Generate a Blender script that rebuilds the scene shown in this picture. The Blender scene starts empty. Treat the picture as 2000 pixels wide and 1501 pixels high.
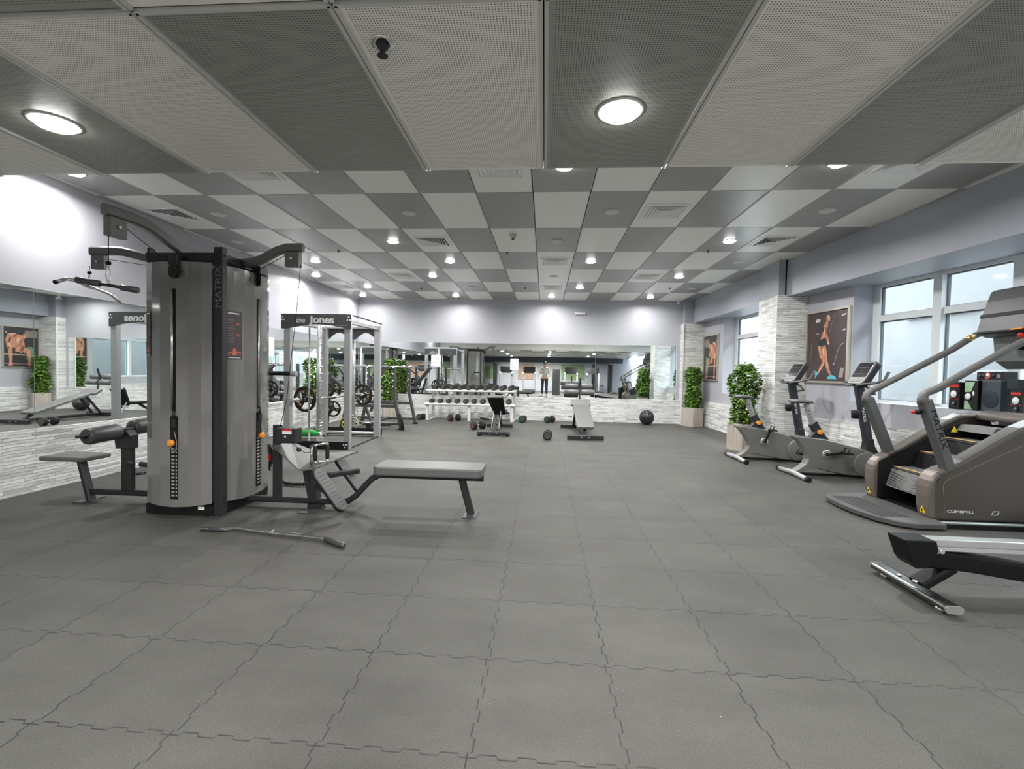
import bpy, bmesh, math, random
from mathutils import Vector, Matrix, Euler

# ------------------------------------------------------------------ camera, world, exposure
SC = bpy.context.scene
COL = SC.collection
yaw, pitch, roll, FPX, CAMH = 0.06937, -0.02781, -0.01819, 900.02, 1.22685
ZC = CAMH + 1.81662
cy_, sy_ = math.cos(yaw), math.sin(yaw)
cp_, sp_ = math.cos(pitch), math.sin(pitch)
cr_, sr_ = math.cos(roll), math.sin(roll)
R0 = Vector((cy_, sy_, 0)); FW = Vector((-sy_*cp_, cy_*cp_, sp_)); U0 = Vector((sy_*sp_, -cy_*sp_, cp_))
RT = cr_*R0 - sr_*U0; UP = sr_*R0 + cr_*U0
cam = bpy.data.cameras.new('camera'); camo = bpy.data.objects.new('camera', cam); COL.objects.link(camo)
cam.sensor_fit = 'HORIZONTAL'; cam.sensor_width = 36.0; cam.lens = FPX/2000*36.0
cam.clip_start = 0.02; cam.clip_end = 200
camo.matrix_world = Matrix(((RT.x, UP.x, -FW.x, 0), (RT.y, UP.y, -FW.y, 0), (RT.z, UP.z, -FW.z, CAMH), (0, 0, 0, 1)))
SC.camera = camo
W = bpy.data.worlds.new('world'); SC.world = W; W.use_nodes = True
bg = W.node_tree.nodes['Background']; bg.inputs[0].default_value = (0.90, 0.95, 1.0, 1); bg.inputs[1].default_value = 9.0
SC.view_settings.view_transform = 'Standard'; SC.view_settings.look = 'None'
SC.view_settings.gamma = 1.0; SC.view_settings.use_curve_mapping = False
SC.view_settings.exposure = 1.15
LAMP_W = 24.0
SC.cycles.max_bounces = 10; SC.cycles.diffuse_bounces = 5; SC.cycles.glossy_bounces = 5
SC.cycles.transmission_bounces = 6; SC.cycles.transparent_max_bounces = 12
SC.cycles.sample_clamp_indirect = 6.0

# ------------------------------------------------------------------ materials
MATS = {}
def mat(name, col=(0.5, 0.5, 0.5), rough=0.5, metal=0.0, spec=None, emit=None, estr=0.0, noise=0.0, nscale=30.0, bump=0.0, bscale=200.0, alpha=None):
    if name in MATS: return MATS[name]
    m = bpy.data.materials.new(name); m.use_nodes = True
    nt = m.node_tree; b = nt.nodes['Principled BSDF']
    b.inputs['Base Color'].default_value = (*col, 1); b.inputs['Roughness'].default_value = rough
    b.inputs['Metallic'].default_value = metal
    if spec is not None: b.inputs['Specular IOR Level'].default_value = spec
    if emit: b.inputs['Emission Color'].default_value = (*emit, 1); b.inputs['Emission Strength'].default_value = estr
    if alpha is not None: b.inputs['Alpha'].default_value = alpha
    tc = nt.nodes.new('ShaderNodeTexCoord')
    n = nt.nodes.new('ShaderNodeTexNoise'); n.inputs['Scale'].default_value = nscale; n.inputs['Detail'].default_value = 3
    nt.links.new(tc.outputs['Object'], n.inputs['Vector'])
    if noise > 0:
        mr = nt.nodes.new('ShaderNodeMapRange'); mr.inputs['To Min'].default_value = 1-noise; mr.inputs['To Max'].default_value = 1+noise
        mx = nt.nodes.new('ShaderNodeMix'); mx.data_type = 'RGBA'; mx.blend_type = 'MULTIPLY'; mx.inputs[0].default_value = 1
        mx.inputs[6].default_value = (*col, 1)
        nt.links.new(n.outputs['Fac'], mr.inputs['Value']); nt.links.new(mr.outputs['Result'], mx.inputs[7]); nt.links.new(mx.outputs[2], b.inputs['Base Color'])
    if bump > 0:
        n2 = nt.nodes.new('ShaderNodeTexNoise'); n2.inputs['Scale'].default_value = bscale
        nt.links.new(tc.outputs['Object'], n2.inputs['Vector'])
        bp = nt.nodes.new('ShaderNodeBump'); bp.inputs['Strength'].default_value = bump; bp.inputs['Distance'].default_value = 0.002
        nt.links.new(n2.outputs['Fac'], bp.inputs['Height']); nt.links.new(bp.outputs['Normal'], b.inputs['Normal'])
    MATS[name] = m; return m

class NG:   # small node graph helper
    def __init__(s, name):
        s.m = bpy.data.materials.new(name); s.m.use_nodes = True; s.nt = s.m.node_tree; s.b = s.nt.nodes['Principled BSDF']; MATS[name] = s.m
        g = s.nt.nodes.new('ShaderNodeNewGeometry'); s.P = g.outputs['Position']
        sp = s.nt.nodes.new('ShaderNodeSeparateXYZ'); s.nt.links.new(s.P, sp.inputs[0]); s.x, s.y, s.z = sp.outputs
    def set(s, inp, v):
        if hasattr(v, 'is_output'): s.nt.links.new(v, inp)
        else: inp.default_value = v
    def math(s, op, a, b=0.0, c=0.0, clamp=False):
        n = s.nt.nodes.new('ShaderNodeMath'); n.operation = op; n.use_clamp = clamp
        s.set(n.inputs[0], a); s.set(n.inputs[1], b); s.set(n.inputs[2], c); return n.outputs[0]
    def comb(s, x, y, z=0.0):
        n = s.nt.nodes.new('ShaderNodeCombineXYZ'); s.set(n.inputs[0], x); s.set(n.inputs[1], y); s.set(n.inputs[2], z); return n.outputs[0]
    def noise(s, vec, scale, detail=2.0, rough=0.5):
        n = s.nt.nodes.new('ShaderNodeTexNoise'); s.nt.links.new(vec, n.inputs['Vector']); n.inputs['Scale'].default_value = scale
        n.inputs['Detail'].default_value = detail; n.inputs['Roughness'].default_value = rough; return n.outputs['Fac']
    def ramp(s, f, lo, hi, a=0.0, b=1.0):
        n = s.nt.nodes.new('ShaderNodeMapRange'); s.nt.links.new(f, n.inputs['Value'])
        n.inputs['From Min'].default_value = lo; n.inputs['From Max'].default_value = hi; n.inputs['To Min'].default_value = a; n.inputs['To Max'].default_value = b; return n.outputs['Result']
    def mix(s, f, a, b):
        n = s.nt.nodes.new('ShaderNodeMix'); n.data_type = 'RGBA'
        s.set(n.inputs[0], f)
        for i, v in ((6, a), (7, b)):
            if isinstance(v, tuple): n.inputs[i].default_value = (*v, 1)
            else: s.nt.links.new(v, n.inputs[i])
        return n.outputs[2]
    def bump(s, h, strength, dist=0.01):
        n = s.nt.nodes.new('ShaderNodeBump'); n.inputs['Strength'].default_value = strength; n.inputs['Distance'].default_value = dist
        s.nt.links.new(h, n.inputs['Height']); s.nt.links.new(n.outputs['Normal'], s.b.inputs['Normal'])

def floor_mat():
    g = NG('rubber_floor'); c = 0.5; A = 0.007
    def seam(u, v, off):
        w = g.math('MULTIPLY', g.math('SINE', g.math('MULTIPLY', v, 2*math.pi/0.125)), 6.0)
        w = g.math('MULTIPLY', g.math('MAXIMUM', g.math('MINIMUM', w, 1.0), -1.0), A)
        f = g.math('FRACT', g.math('DIVIDE', g.math('SUBTRACT', g.math('ADD', u, w), off - 50*c), c))
        return g.math('MULTIPLY', g.math('MINIMUM', f, g.math('SUBTRACT', 1.0, f)), c)
    d = g.math('MINIMUM', seam(g.x, g.y, -0.214), seam(g.y, g.x, 1.925))
    line = g.ramp(d, 0.0014, 0.0036, 1.0, 0.0)
    vis = g.ramp(g.noise(g.P, 1.3), 0.35, 0.6, 0.6, 1.0)
    line = g.math('MULTIPLY', line, vis)
    sp = g.ramp(g.noise(g.P, 230.0, 3.0, 0.85), 0.3, 0.7, 0.50, 1.50)
    sp2 = g.ramp(g.noise(g.P, 130.0, 2.0, 0.6), 0.3, 0.7, 0.93, 1.07)
    st = g.nt.nodes.new('ShaderNodeMapping'); g.nt.links.new(g.P, st.inputs[0]); st.inputs['Scale'].default_value = (1.6, 3.0, 1)
    big = g.ramp(g.noise(st.outputs[0], 0.9, 5.0, 0.62), 0.3, 0.7, 0.80, 1.16)
    tx = g.math('FLOOR', g.math('DIVIDE', g.math('ADD', g.x, 0.214), c)); ty = g.math('FLOOR', g.math('DIVIDE', g.math('SUBTRACT', g.y, 1.925), c))
    wn = g.nt.nodes.new('ShaderNodeTexWhiteNoise'); wn.noise_dimensions = '2D'; g.nt.links.new(g.comb(tx, ty), wn.inputs['Vector'])
    tile = g.ramp(wn.outputs['Value'], 0, 1, 0.94, 1.06)
    k = g.math('MULTIPLY', g.math('MULTIPLY', sp, sp2), g.math('MULTIPLY', big, tile))
    scuff = g.ramp(g.noise(st.outputs[0], 7.0, 5.0, 0.7), 0.68, 0.78, 0.0, 0.35)
    fleck = g.ramp(g.noise(g.P, 60.0, 1.0, 0.5), 0.80, 0.84, 0.0, 0.7)
    base = g.mix(scuff, (0.066, 0.0645, 0.058), (0.13, 0.127, 0.115))
    base = g.mix(fleck, base, (0.4, 0.4, 0.38))
    m = g.nt.nodes.new('ShaderNodeVectorMath'); m.operation = 'SCALE'; g.nt.links.new(base, m.inputs[0]); g.nt.links.new(k, m.inputs['Scale'])
    g.nt.links.new(g.mix(line, m.outputs[0], (0.010, 0.010, 0.009)), g.b.inputs['Base Color'])
    g.b.inputs['Roughness'].default_value = 0.62; g.b.inputs['Specular IOR Level'].default_value = 0.35
    g.bump(g.math('SUBTRACT', g.math('MULTIPLY', sp, 0.5), line), 0.35, 0.002)
    return g.m

def stone_mat(name, axis):   # axis = coordinate running along the wall
    g = NG(name); u = {'x': g.x, 'y': g.y}[axis]
    wob = g.math('MULTIPLY', g.math('SUBTRACT', g.noise(g.comb(u, g.z), 4.0, 3.0), 0.5), 0.035)
    v = g.comb(u, g.math('ADD', g.z, wob))
    def brick(w, h, off):
        n = g.nt.nodes.new('ShaderNodeTexBrick'); g.nt.links.new(v, n.inputs['Vector']); n.inputs['Scale'].default_value = 1.0
        n.inputs['Brick Width'].default_value = w; n.inputs['Row Height'].default_value = h; n.inputs['Mortar Size'].default_value = 0.0022
        n.inputs['Mortar Smooth'].default_value = 0.6; n.offset = off; n.squash = 1.4; n.squash_frequency = 3
        n.inputs['Color1'].default_value = (0.0, 0, 0, 1); n.inputs['Color2'].default_value = (1, 1, 1, 1); n.inputs['Mortar'].default_value = (0.5, 0.5, 0.5, 1)
        return n
    b1 = brick(0.27, 0.0298, 0.37); b2 = brick(0.61, 0.105, 0.5)
    r = g.nt.nodes.new('ShaderNodeValToRGB'); g.nt.links.new(b1.outputs['Color'], r.inputs[0])
    e = r.color_ramp.elements; e[0].position = 0.0; e[0].color = (0.46, 0.47, 0.47, 1); e[1].position = 0.40; e[1].color = (0.74, 0.74, 0.725, 1)
    e2 = e.new(0.16); e2.color = (0.60, 0.605, 0.60, 1); e3 = e.new(1.0); e3.color = (0.86, 0.86, 0.845, 1)
    st = g.nt.nodes.new('ShaderNodeMapping'); g.nt.links.new(v, st.inputs[0]); st.inputs['Scale'].default_value = (6, 45, 1)
    vein = g.ramp(g.noise(st.outputs[0], 1.0, 4.0, 0.65), 0.34, 0.56, 0.72, 1.04)
    mm = g.nt.nodes.new('ShaderNodeVectorMath'); mm.operation = 'SCALE'; g.nt.links.new(r.outputs[0], mm.inputs[0]); g.nt.links.new(vein, mm.inputs['Scale'])
    c = g.mix(g.math('MULTIPLY', b1.outputs['Fac'], 0.55), mm.outputs[0], (0.30, 0.30, 0.29))
    g.nt.links.new(c, g.b.inputs['Base Color']); g.b.inputs['Roughness'].default_value = 0.75
    hgt = g.math('ADD', g.math('MULTIPLY', b1.outputs['Color'], 0.8), g.math('MULTIPLY', vein, 0.5))
    hgt = g.math('SUBTRACT', hgt, g.math('MULTIPLY', b1.outputs['Fac'], 1.2))
    g.bump(hgt, 0.9, 0.012)
    return g.m

def perf_mat(name, col, x0, y0, px, py):
    g = NG(name); s = 0.0086
    def cell(v): return g.math('SUBTRACT', g.math('FRACT', g.math('ADD', g.math('DIVIDE', v, s), 1000.0)), 0.5)
    a, b = cell(g.x), cell(g.y)
    r = g.math('ADD', g.math('MULTIPLY', a, a), g.math('MULTIPLY', b, b))
    hole = g.ramp(r, 0.042, 0.068, 1.0, 0.0)
    def edge(v, o, p):
        f = g.math('MULTIPLY', g.math('FRACT', g.math('DIVIDE', g.math('SUBTRACT', v, o-50*p), p)), p)
        return g.math('MINIMUM', f, g.math('SUBTRACT', p, f))
    inner = g.math('GREATER_THAN', g.math('MINIMUM', edge(g.x, x0, px), edge(g.y, y0, py)), 0.026)
    hole = g.math('MULTIPLY', hole, inner)
    c = g.mix(hole, col, tuple(v*0.16 for v in col))
    g.nt.links.new(c, g.b.inputs['Base Color']); g.b.inputs['Roughness'].default_value = 0.42; g.b.inputs['Metallic'].default_value = 0.1
    return g.m

def paint_mat(name, col):
    g = NG(name); n = g.ramp(g.noise(g.P, 1.2, 3), 0.3, 0.7, 0.97, 1.03)
    m = g.nt.nodes.new('ShaderNodeVectorMath'); m.operation = 'SCALE'; m.inputs[0].default_value = col; g.nt.links.new(n, m.inputs['Scale'])
    g.nt.links.new(m.outputs[0], g.b.inputs['Base Color']); g.b.inputs['Roughness'].default_value = 0.45
    g.bump(g.noise(g.P, 160.0, 2), 0.08, 0.002)
    return g.m

# common materials
CHAR = mat('charcoal_powder_coat', (0.026, 0.026, 0.028), 0.42, 0.1, spec=0.35, noise=0.06, bump=0.05, bscale=500)
GUN = mat('gunmetal_paint', (0.085, 0.085, 0.088), 0.36, 0.45, noise=0.05, bump=0.04, bscale=500)
SILV = mat('silver_powder_coat', (0.36, 0.365, 0.37), 0.42, 0.35, noise=0.05, bump=0.04, bscale=500)
BLK = mat('black_plastic', (0.009, 0.009, 0.0095), 0.5, spec=0.22, noise=0.08, bump=0.03, bscale=400)
RUB = mat('black_rubber', (0.016, 0.016, 0.016), 0.7, spec=0.3, noise=0.12, bump=0.15, bscale=300)
CHR = mat('polished_chrome', (0.78, 0.78, 0.78), 0.16, 1.0, noise=0.03)
VIN = mat('grey_vinyl', (0.115, 0.117, 0.115), 0.45, noise=0.06, bump=0.12, bscale=350)
DVIN = mat('dark_vinyl', (0.055, 0.056, 0.058), 0.42, noise=0.08, bump=0.12, bscale=350)
ORG = mat('orange_plastic', (0.85, 0.30, 0.03), 0.35, noise=0.04)
WHT = mat('white_enamel', (0.75, 0.75, 0.74), 0.35, noise=0.03)
TAUPE = mat('taupe_metallic_shell', (0.088, 0.077, 0.066), 0.38, 0.3, noise=0.04, nscale=5)
BIKEG = mat('warm_grey_shell', (0.19, 0.185, 0.172), 0.38, 0.3, noise=0.04, nscale=5)
RED = mat('red_plastic', (0.6, 0.03, 0.02), 0.35, noise=0.03)
YEL = mat('yellow_sticker', (0.85, 0.66, 0.04), 0.5, noise=0.03)
PAPER = mat('white_paper', (0.82, 0.82, 0.81), 0.7, noise=0.02)
ALU = mat('brushed_aluminium', (0.72, 0.72, 0.71), 0.28, 0.85, noise=0.05)

# ------------------------------------------------------------------ mesh builder
OFF = {}
def seti(o, label=None, cat=None, group=None, kind=None):
    if label: o['label'] = label
    if cat: o['category'] = cat
    if group: o['group'] = group
    if kind: o['kind'] = kind
    return o
def root(name, loc, label, cat, group=None, kind=None):
    o = bpy.data.objects.new(name, None); o.empty_display_size = 0.1; o.location = loc; COL.objects.link(o)
    OFF[o.name] = Vector(loc); return seti(o, label, cat, group, kind)
def basis(p0, p1, up=(0, 0, 1)):
    d = (Vector(p1)-Vector(p0)).normalized(); u = Vector(up)
    if abs(d.dot(u)) > 0.99: u = Vector((0, 1, 0)) if abs(d.y) < 0.9 else Vector((1, 0, 0))
    s = d.cross(u).normalized(); t = s.cross(d).normalized(); return d, s, t
class MB:
    def __init__(s): s.bm = bmesh.new(); s.mi = 0
    def _f(s, vs, smooth=False):
        try:
            f = s.bm.faces.new(vs); f.material_index = s.mi; f.smooth = smooth; return f
        except ValueError: return None
    def box(s, c, d, rz=0.0, rx=0.0, ry=0.0):
        m = Euler((rx, ry, rz)).to_matrix(); c = Vector(c)
        v = [s.bm.verts.new(c + m @ Vector((sx*d[0]/2, sy*d[1]/2, sz*d[2]/2))) for sx in (-1, 1) for sy in (-1, 1) for sz in (-1, 1)]
        for q in ((0, 1, 3, 2), (4, 6, 7, 5), (0, 4, 5, 1), (2, 3, 7, 6), (0, 2, 6, 4), (1, 5, 7, 3)): s._f([v[i] for i in q])
        return s
    def b2(s, x0, x1, y0, y1, z0, z1): return s.box(((x0+x1)/2, (y0+y1)/2, (z0+z1)/2), (x1-x0, y1-y0, z1-z0))
    def bar(s, p0, p1, w, h, up=(0, 0, 1)):
        return s.path([p0, p1], w, h, up)
    def path(s, pts, w, h, up=(0, 0, 1), r=0.012):
        # rectangular tube along a polyline; w = width (side), h = height (up)
        pts = [Vector(p) for p in pts]; rings = []
        r = min(r, w*0.3, h*0.3)
        for i, p in enumerate(pts):
            if i == 0: d, sd, t = basis(pts[0], pts[1], up)
            elif i == len(pts)-1: d, sd, t = basis(pts[-2], pts[-1], up)
            else:
                d1 = (pts[i]-pts[i-1]).normalized(); d2 = (pts[i+1]-pts[i]).normalized(); dd = (d1+d2).normalized()
                d, sd, t = basis(Vector((0, 0, 0)), dd, up); t = t/max(0.5, dd.dot(d1))
            prof = [(-w/2+r, -h/2), (w/2-r, -h/2), (w/2, -h/2+r), (w/2, h/2-r), (w/2-r, h/2), (-w/2+r, h/2), (-w/2, h/2-r), (-w/2, -h/2+r)]
            rings.append([s.bm.verts.new(p + sd*a + t*b) for a, b in prof])
        for a, b in zip(rings, rings[1:]):
            for k in range(8): s._f([a[k], a[(k+1) % 8], b[(k+1) % 8], b[k]])
        s._f(rings[0][::-1]); s._f(rings[-1]); return s
    def tube(s, pts, r, seg=12, closed=False, caps=True):
        pts = [Vector(p) for p in pts]; n = len(pts); rings = []; ref = None
        rr = r if isinstance(r, (list, tuple)) else [r]*n
        for i, p in enumerate(pts):
            if closed: d = (pts[(i+1) % n]-pts[i-1]).normalized()
            elif i == 0: d = (pts[1]-pts[0]).normalized()
            elif i == n-1: d = (pts[-1]-pts[-2]).normalized()
            else: d = ((pts[i]-pts[i-1]).normalized()+(pts[i+1]-pts[i]).normalized()).normalized()
            if ref is None:
                u = Vector((0, 0, 1)) if abs(d.z) < 0.9 else Vector((1, 0, 0)); ref = d.cross(u).normalized()
            else: ref = (ref - d*ref.dot(d)).normalized()
            b = d.cross(ref)
            rings.append([s.bm.verts.new(p + (ref*math.cos(2*math.pi*k/seg)+b*math.sin(2*math.pi*k/seg))*rr[i]) for k in range(seg)])
        pr_ = list(zip(rings, rings[1:])) + ([(rings[-1], rings[0])] if closed else [])
        for a, b in pr_:
            for k in range(seg): s._f([a[k], a[(k+1) % seg], b[(k+1) % seg], b[k]], True)
        if caps and not closed: s._f(rings[0][::-1]); s._f(rings[-1])
        return s
    def cyl(s, p0, p1, r, seg=20): return s.tube([p0, p1], r, seg)
    def lathe(s, p, axis, prof, seg=28):
        # prof: list of (distance along axis, radius)
        d = Vector(axis).normalized(); u = Vector((0, 0, 1)) if abs(d.z) < 0.9 else Vector((1, 0, 0)); a = d.cross(u).normalized(); b = d.cross(a); p = Vector(p)
        rings = [[s.bm.verts.new(p + d*t + (a*math.cos(2*math.pi*k/seg)+b*math.sin(2*math.pi*k/seg))*max(r, 1e-4)) for k in range(seg)] for t, r in prof]
        for x, y in zip(rings, rings[1:]):
            for k in range(seg): s._f([x[k], x[(k+1) % seg], y[(k+1) % seg], y[k]], True)
        s._f(rings[0][::-1]); s._f(rings[-1]); return s
    def prism(s, pts, ext):
        e = Vector(ext); a = [s.bm.verts.new(Vector(p)) for p in pts]; b = [s.bm.verts.new(Vector(p)+e) for p in pts]; n = len(pts)
        s._f(a[::-1]); s._f(b)
        for k in range(n): s._f([a[k], a[(k+1) % n], b[(k+1) % n], b[k]])
        return s
    def loft(s, rings, smooth=True, close=True, caps=True):
        R = [[s.bm.verts.new(Vector(p)) for p in r] for r in rings]
        for a, b in zip(R, R[1:]):
            n = len(a)
            for k in range(n if close else n-1): s._f([a[k], a[(k+1) % n], b[(k+1) % n], b[k]], smooth)
        if caps and close: s._f(R[0][::-1]); s._f(R[-1])
        return s
    def sph(s, c, r, sc=(1, 1, 1), seg=24):
        m = Matrix.Translation(Vector(c)) @ Matrix.Diagonal((*sc, 1))
        ret = bmesh.ops.create_uvsphere(s.bm, u_segments=seg, v_segments=seg//2, radius=r, matrix=m)
        for v in ret['verts']:
            for f in v.link_faces: f.smooth = True; f.material_index = s.mi
        return s
    def build(s, name, m, parent=None, bevel=0.0, label=None, kind=None, cat=None, group=None, loc=None):
        off = OFF.get(parent.name, Vector((0, 0, 0))) if parent else (Vector(loc) if loc else Vector((0, 0, 0)))
        bmesh.ops.recalc_face_normals(s.bm, faces=s.bm.faces)
        if off.length: bmesh.ops.translate(s.bm, verts=s.bm.verts, vec=-off)
        me = bpy.data.meshes.new(name); s.bm.to_mesh(me); s.bm.free()
        for mm in (m if isinstance(m, (list, tuple)) else [m]): me.materials.append(mm)
        o = bpy.data.objects.new(name, me); COL.objects.link(o)
        OFF[o.name] = off
        if parent: o.parent = parent
        elif loc: o.location = loc
        if bevel > 0:
            b = o.modifiers.new('bevel', 'BEVEL'); b.width = bevel; b.segments = 2; b.limit_method = 'ANGLE'; b.angle_limit = math.radians(40)
        return seti(o, label, cat, group, kind)
def rrect(w, h, r, n=5):
    out = []
    for cx, cy, a0 in ((w/2-r, h/2-r, 0), (-w/2+r, h/2-r, 90), (-w/2+r, -h/2+r, 180), (w/2-r, -h/2+r, 270)):
        for k in range(n+1):
            a = math.radians(a0+90*k/n); out.append((cx+r*math.cos(a), cy+r*math.sin(a)))
    return out
def arc(c, r, a0, a1, n, plane='xz'):
    out = []
    for k in range(n+1):
        a = math.radians(a0+(a1-a0)*k/n); u, v = r*math.cos(a), r*math.sin(a)
        out.append({'xz': (c[0]+u, c[1], c[2]+v), 'yz': (c[0], c[1]+u, c[2]+v), 'xy': (c[0]+u, c[1]+v, c[2])}[plane])
    return out
def text(name, s, size, loc, ax, ay, m, parent, ext=0.0008, bold=0.0, align='CENTER', sx=1.0):
    cu = bpy.data.curves.new(name, 'FONT'); cu.body = s; cu.size = size; cu.extrude = ext; cu.align_x = align; cu.align_y = 'CENTER'; cu.offset = bold
    t = bpy.data.objects.new(name, cu); COL.objects.link(t)
    dg = bpy.context.evaluated_depsgraph_get(); me = bpy.data.meshes.new_from_object(t.evaluated_get(dg))
    bpy.data.objects.remove(t); bpy.data.curves.remove(cu)
    ax = Vector(ax).normalized(); ay = Vector(ay).normalized(); az = ax.cross(ay)
    off = OFF.get(parent.name, Vector((0, 0, 0))); L = Vector(loc)-off
    M = Matrix(((ax.x*sx, ay.x, az.x, L.x), (ax.y*sx, ay.y, az.y, L.y), (ax.z*sx, ay.z, az.z, L.z), (0, 0, 0, 1))); me.transform(M)
    me.materials.clear(); me.materials.append(m)
    o = bpy.data.objects.new(name, me); COL.objects.link(o); o.parent = parent; OFF[o.name] = off; return o
def dup(r, loc, rz=0.0, label=None, group=None):
    c = r.copy(); COL.objects.link(c); c.location = loc; c.rotation_euler = (0, 0, rz); OFF[c.name] = Vector(loc)
    if label: c['label'] = label
    if group: c['group'] = group
    for ch in list(r.children):
        a = ch.copy(); COL.objects.link(a); a.parent = c
        for g in list(ch.children):
            b = g.copy(); COL.objects.link(b); b.parent = a
    return c
random.seed(7)
# ------------------------------------------------------------------ the room
XL, YF = -4.858, 11.75
YB = -6.5
def xw(y): return 3.85+(11.75-y)*0.05 if y >= 7.5 else 4.06+(7.5-y)*0.133
M_WALL = paint_mat('lavender_grey_paint', (0.42, 0.427, 0.465))
M_BEAM = paint_mat('blue_grey_paint', (0.33, 0.35, 0.395))
M_FLOOR = floor_mat()
M_SX = stone_mat('stacked_stone_far', 'x'); M_SY = stone_mat('stacked_stone_side', 'y')
fl = MB(); fl.b2(XL-0.2, 5.6, YB-0.2, YF+0.2, -0.12, 0.0); fl.build('floor', M_FLOOR, kind='structure')
MB().b2(XL-0.2, XL, YB, YF+0.2, 0, 3.3).build('wall_left', M_WALL, kind='structure')
MB().b2(XL, 4.3, YF, YF+0.2, 0, 3.3).build('wall_far', M_WALL, kind='structure')
MB().b2(XL-0.2, 5.6, YB-0.2, YB, 0, 3.3).build('wall_back', M_WALL, kind='structure')
MB().b2(XL, 5.0, YB, YB+0.06, 1.86, 2.19).build('trim_10', mat('dark_blue_band', (0.05, 0.065, 0.085), 0.5, noise=0.1), kind='structure', label='dark blue band along the top of the back wall')
# stacked stone courses below the mirrors
MB().b2(XL, XL+0.035, YB, YF-0.035, 0, 0.597).build('trim_1', M_SY, kind='structure', label='white and grey stacked stone wainscot under the left mirrors')
MB().b2(XL, 3.36, YF-0.035, YF, 0, 0.597).build('trim_2', M_SX, kind='structure', label='white and grey stacked stone wainscot under the far mirrors')
# right wall built along its own line, in pieces round the window openings
def wallseg(mb, y0, y1, z0, z1, t0=0.0, t1=0.32):
    a0, a1 = xw(y0), xw(y1)
    if y0 == 7.5: a0 = 4.0625
    mb.prism([(a0+t0, y0, z0), (a1+t0, y1, z0), (a1+t1, y1, z0), (a0+t1, y0, z0)], (0, 0, z1-z0))
W2A, W2B, W2Z0, W2Z1 = 8.05, 10.46, 0.84, 2.50      # far window opening
W1A, W1B, W1Z0, W1Z1 = 1.6, 6.60, 0.915, 2.50       # near window opening
W3A, W3B = -5.5, 0.9  # opening of the added, unseen window behind the camera
wr = MB()
for a, b, z0, z1 in ((W2B, YF, 0, 3.3), (7.5, W2A, 0, 3.3), (W2A, W2B, 0, W2Z0), (W2A, W2B, W2Z1, 3.3)): wallseg(wr, a, b, z0, z1)
for a, b, z0, z1 in ((W1B, 7.4999, 0, 3.3), (W1A, W1B, 0, W1Z0), (W1A, W1B, W1Z1, 3.3), (0.9, W1A, 0, 3.3), (W3A, W3B, 0, W1Z0), (W3A, W3B, W1Z1, 3.3), (YB, W3A, 0, 3.3)): wallseg(wr, a, b, z0, z1)
wr.build('wall_right', M_WALL, kind='structure')
st = MB(); wallseg(st, 8.08, 11.5, 0, 0.60, -0.035, 0.0); wallseg(st, YB, 7.4999, 0, 0.625, -0.035, 0.0)
st.build('trim_3', M_SY, kind='structure', label='white and grey stacked stone wainscot along the window wall')
# boxed beam above the windows
bm_ = MB()
bm_.prism([(3.60, YF, 2.49), (3.72, 7.5, 2.49), (4.25, 7.5, 2.49), (4.1, YF, 2.49)], (0, 0, 0.62))
bm_.prism([(3.74, 7.5, 2.475), (4.25, 1.0, 2.475), (5.2, 1.0, 2.475), (4.3, 7.5, 2.475)], (0, 0, 0.64))
bm_.build('trim_4', M_BEAM, kind='structure', label='blue grey boxed beam running above the windows')
# pillars: stone below, paint above
pl = MB(); pl.b2(3.39, 3.90, 11.52, YF, 2.47, 3.06); pl.b2(3.62, 4.12, 7.50, 8.08, 2.49, 3.06); pl.build('trim_5', M_BEAM, kind='structure')
MB().b2(3.365, 3.89, 11.50, YF, 0, 2.47).build('trim_6', M_SX, kind='structure', label='stone clad pillar in the far right corner')
def stone_pillar():
    g = NG('stacked_stone_pillar'); g2 = MATS['stacked_stone_side']; return M_SX
p2 = MB(); p2.mi = 0; p2.b2(3.60, 4.10, 7.48, 8.1, 0, 2.49)
o = p2.build('trim_7', [M_SX, M_SY], kind='structure', label='stone clad pillar between the two windows')
for f in o.data.polygons: f.material_index = 0 if abs(f.normal.y) > 0.5 else 1
MB().b2(3.345, 3.372, 11.485, 11.52, 0, 2.47).build('trim_8', WHT, kind='structure', label='white corner bead on the far pillar')
# ceiling: metal panels in two greys
LG = mat('light_grey_ceiling_panel', (0.90, 0.90, 0.845), 0.36, 0.0, noise=0.02, nscale=3)
DG = mat('dark_grey_ceiling_panel', (0.335, 0.337, 0.318), 0.30, 0.05, noise=0.02, nscale=3)
LGT = mat('ceiling_panel_lip', (0.60, 0.60, 0.58), 0.4, noise=0.02)
PA, PB, PX0, PY0 = 0.57964, 1.16495, -0.14983, 4.71305
def is_dark(i, j): return (i+j) % 2 != 0
c = MB()
for i in range(-9, 8):
    for j in range(-3, 7):
        x0, x1 = PX0+PA*i, PX0+PA*(i+1); y0, y1 = PY0+PB*j, PY0+PB*(j+1)
        x0, x1 = max(x0, XL), min(x1, 4.6); y0, y1 = max(y0, 2.26), min(y1, YF)
        if x1-x0 < 0.05 or y1-y0 < 0.02: continue
        g = 0.005
        c.mi = 1 if is_dark(i, j) else 0
        if (i, j) in ((0, 3), (0, 5), (5, -1+0)): c.mi = 0
        c.b2(x0+g, x1-g, y0+g, y1-g, ZC, ZC+0.02)
        c.mi = 2
        for xx in (x0+g, x1-g-0.006): c.b2(xx, xx+0.006, y0+g, y1-g, ZC-0.004, ZC)
c.mi = 3; c.b2(XL, 5.4, 2.2, YF, ZC+0.03, ZC+0.10)
c.build('ceiling', [LG, DG, LGT, BLK], kind='structure', label='checkerboard ceiling of light and dark grey metal panels')
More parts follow.
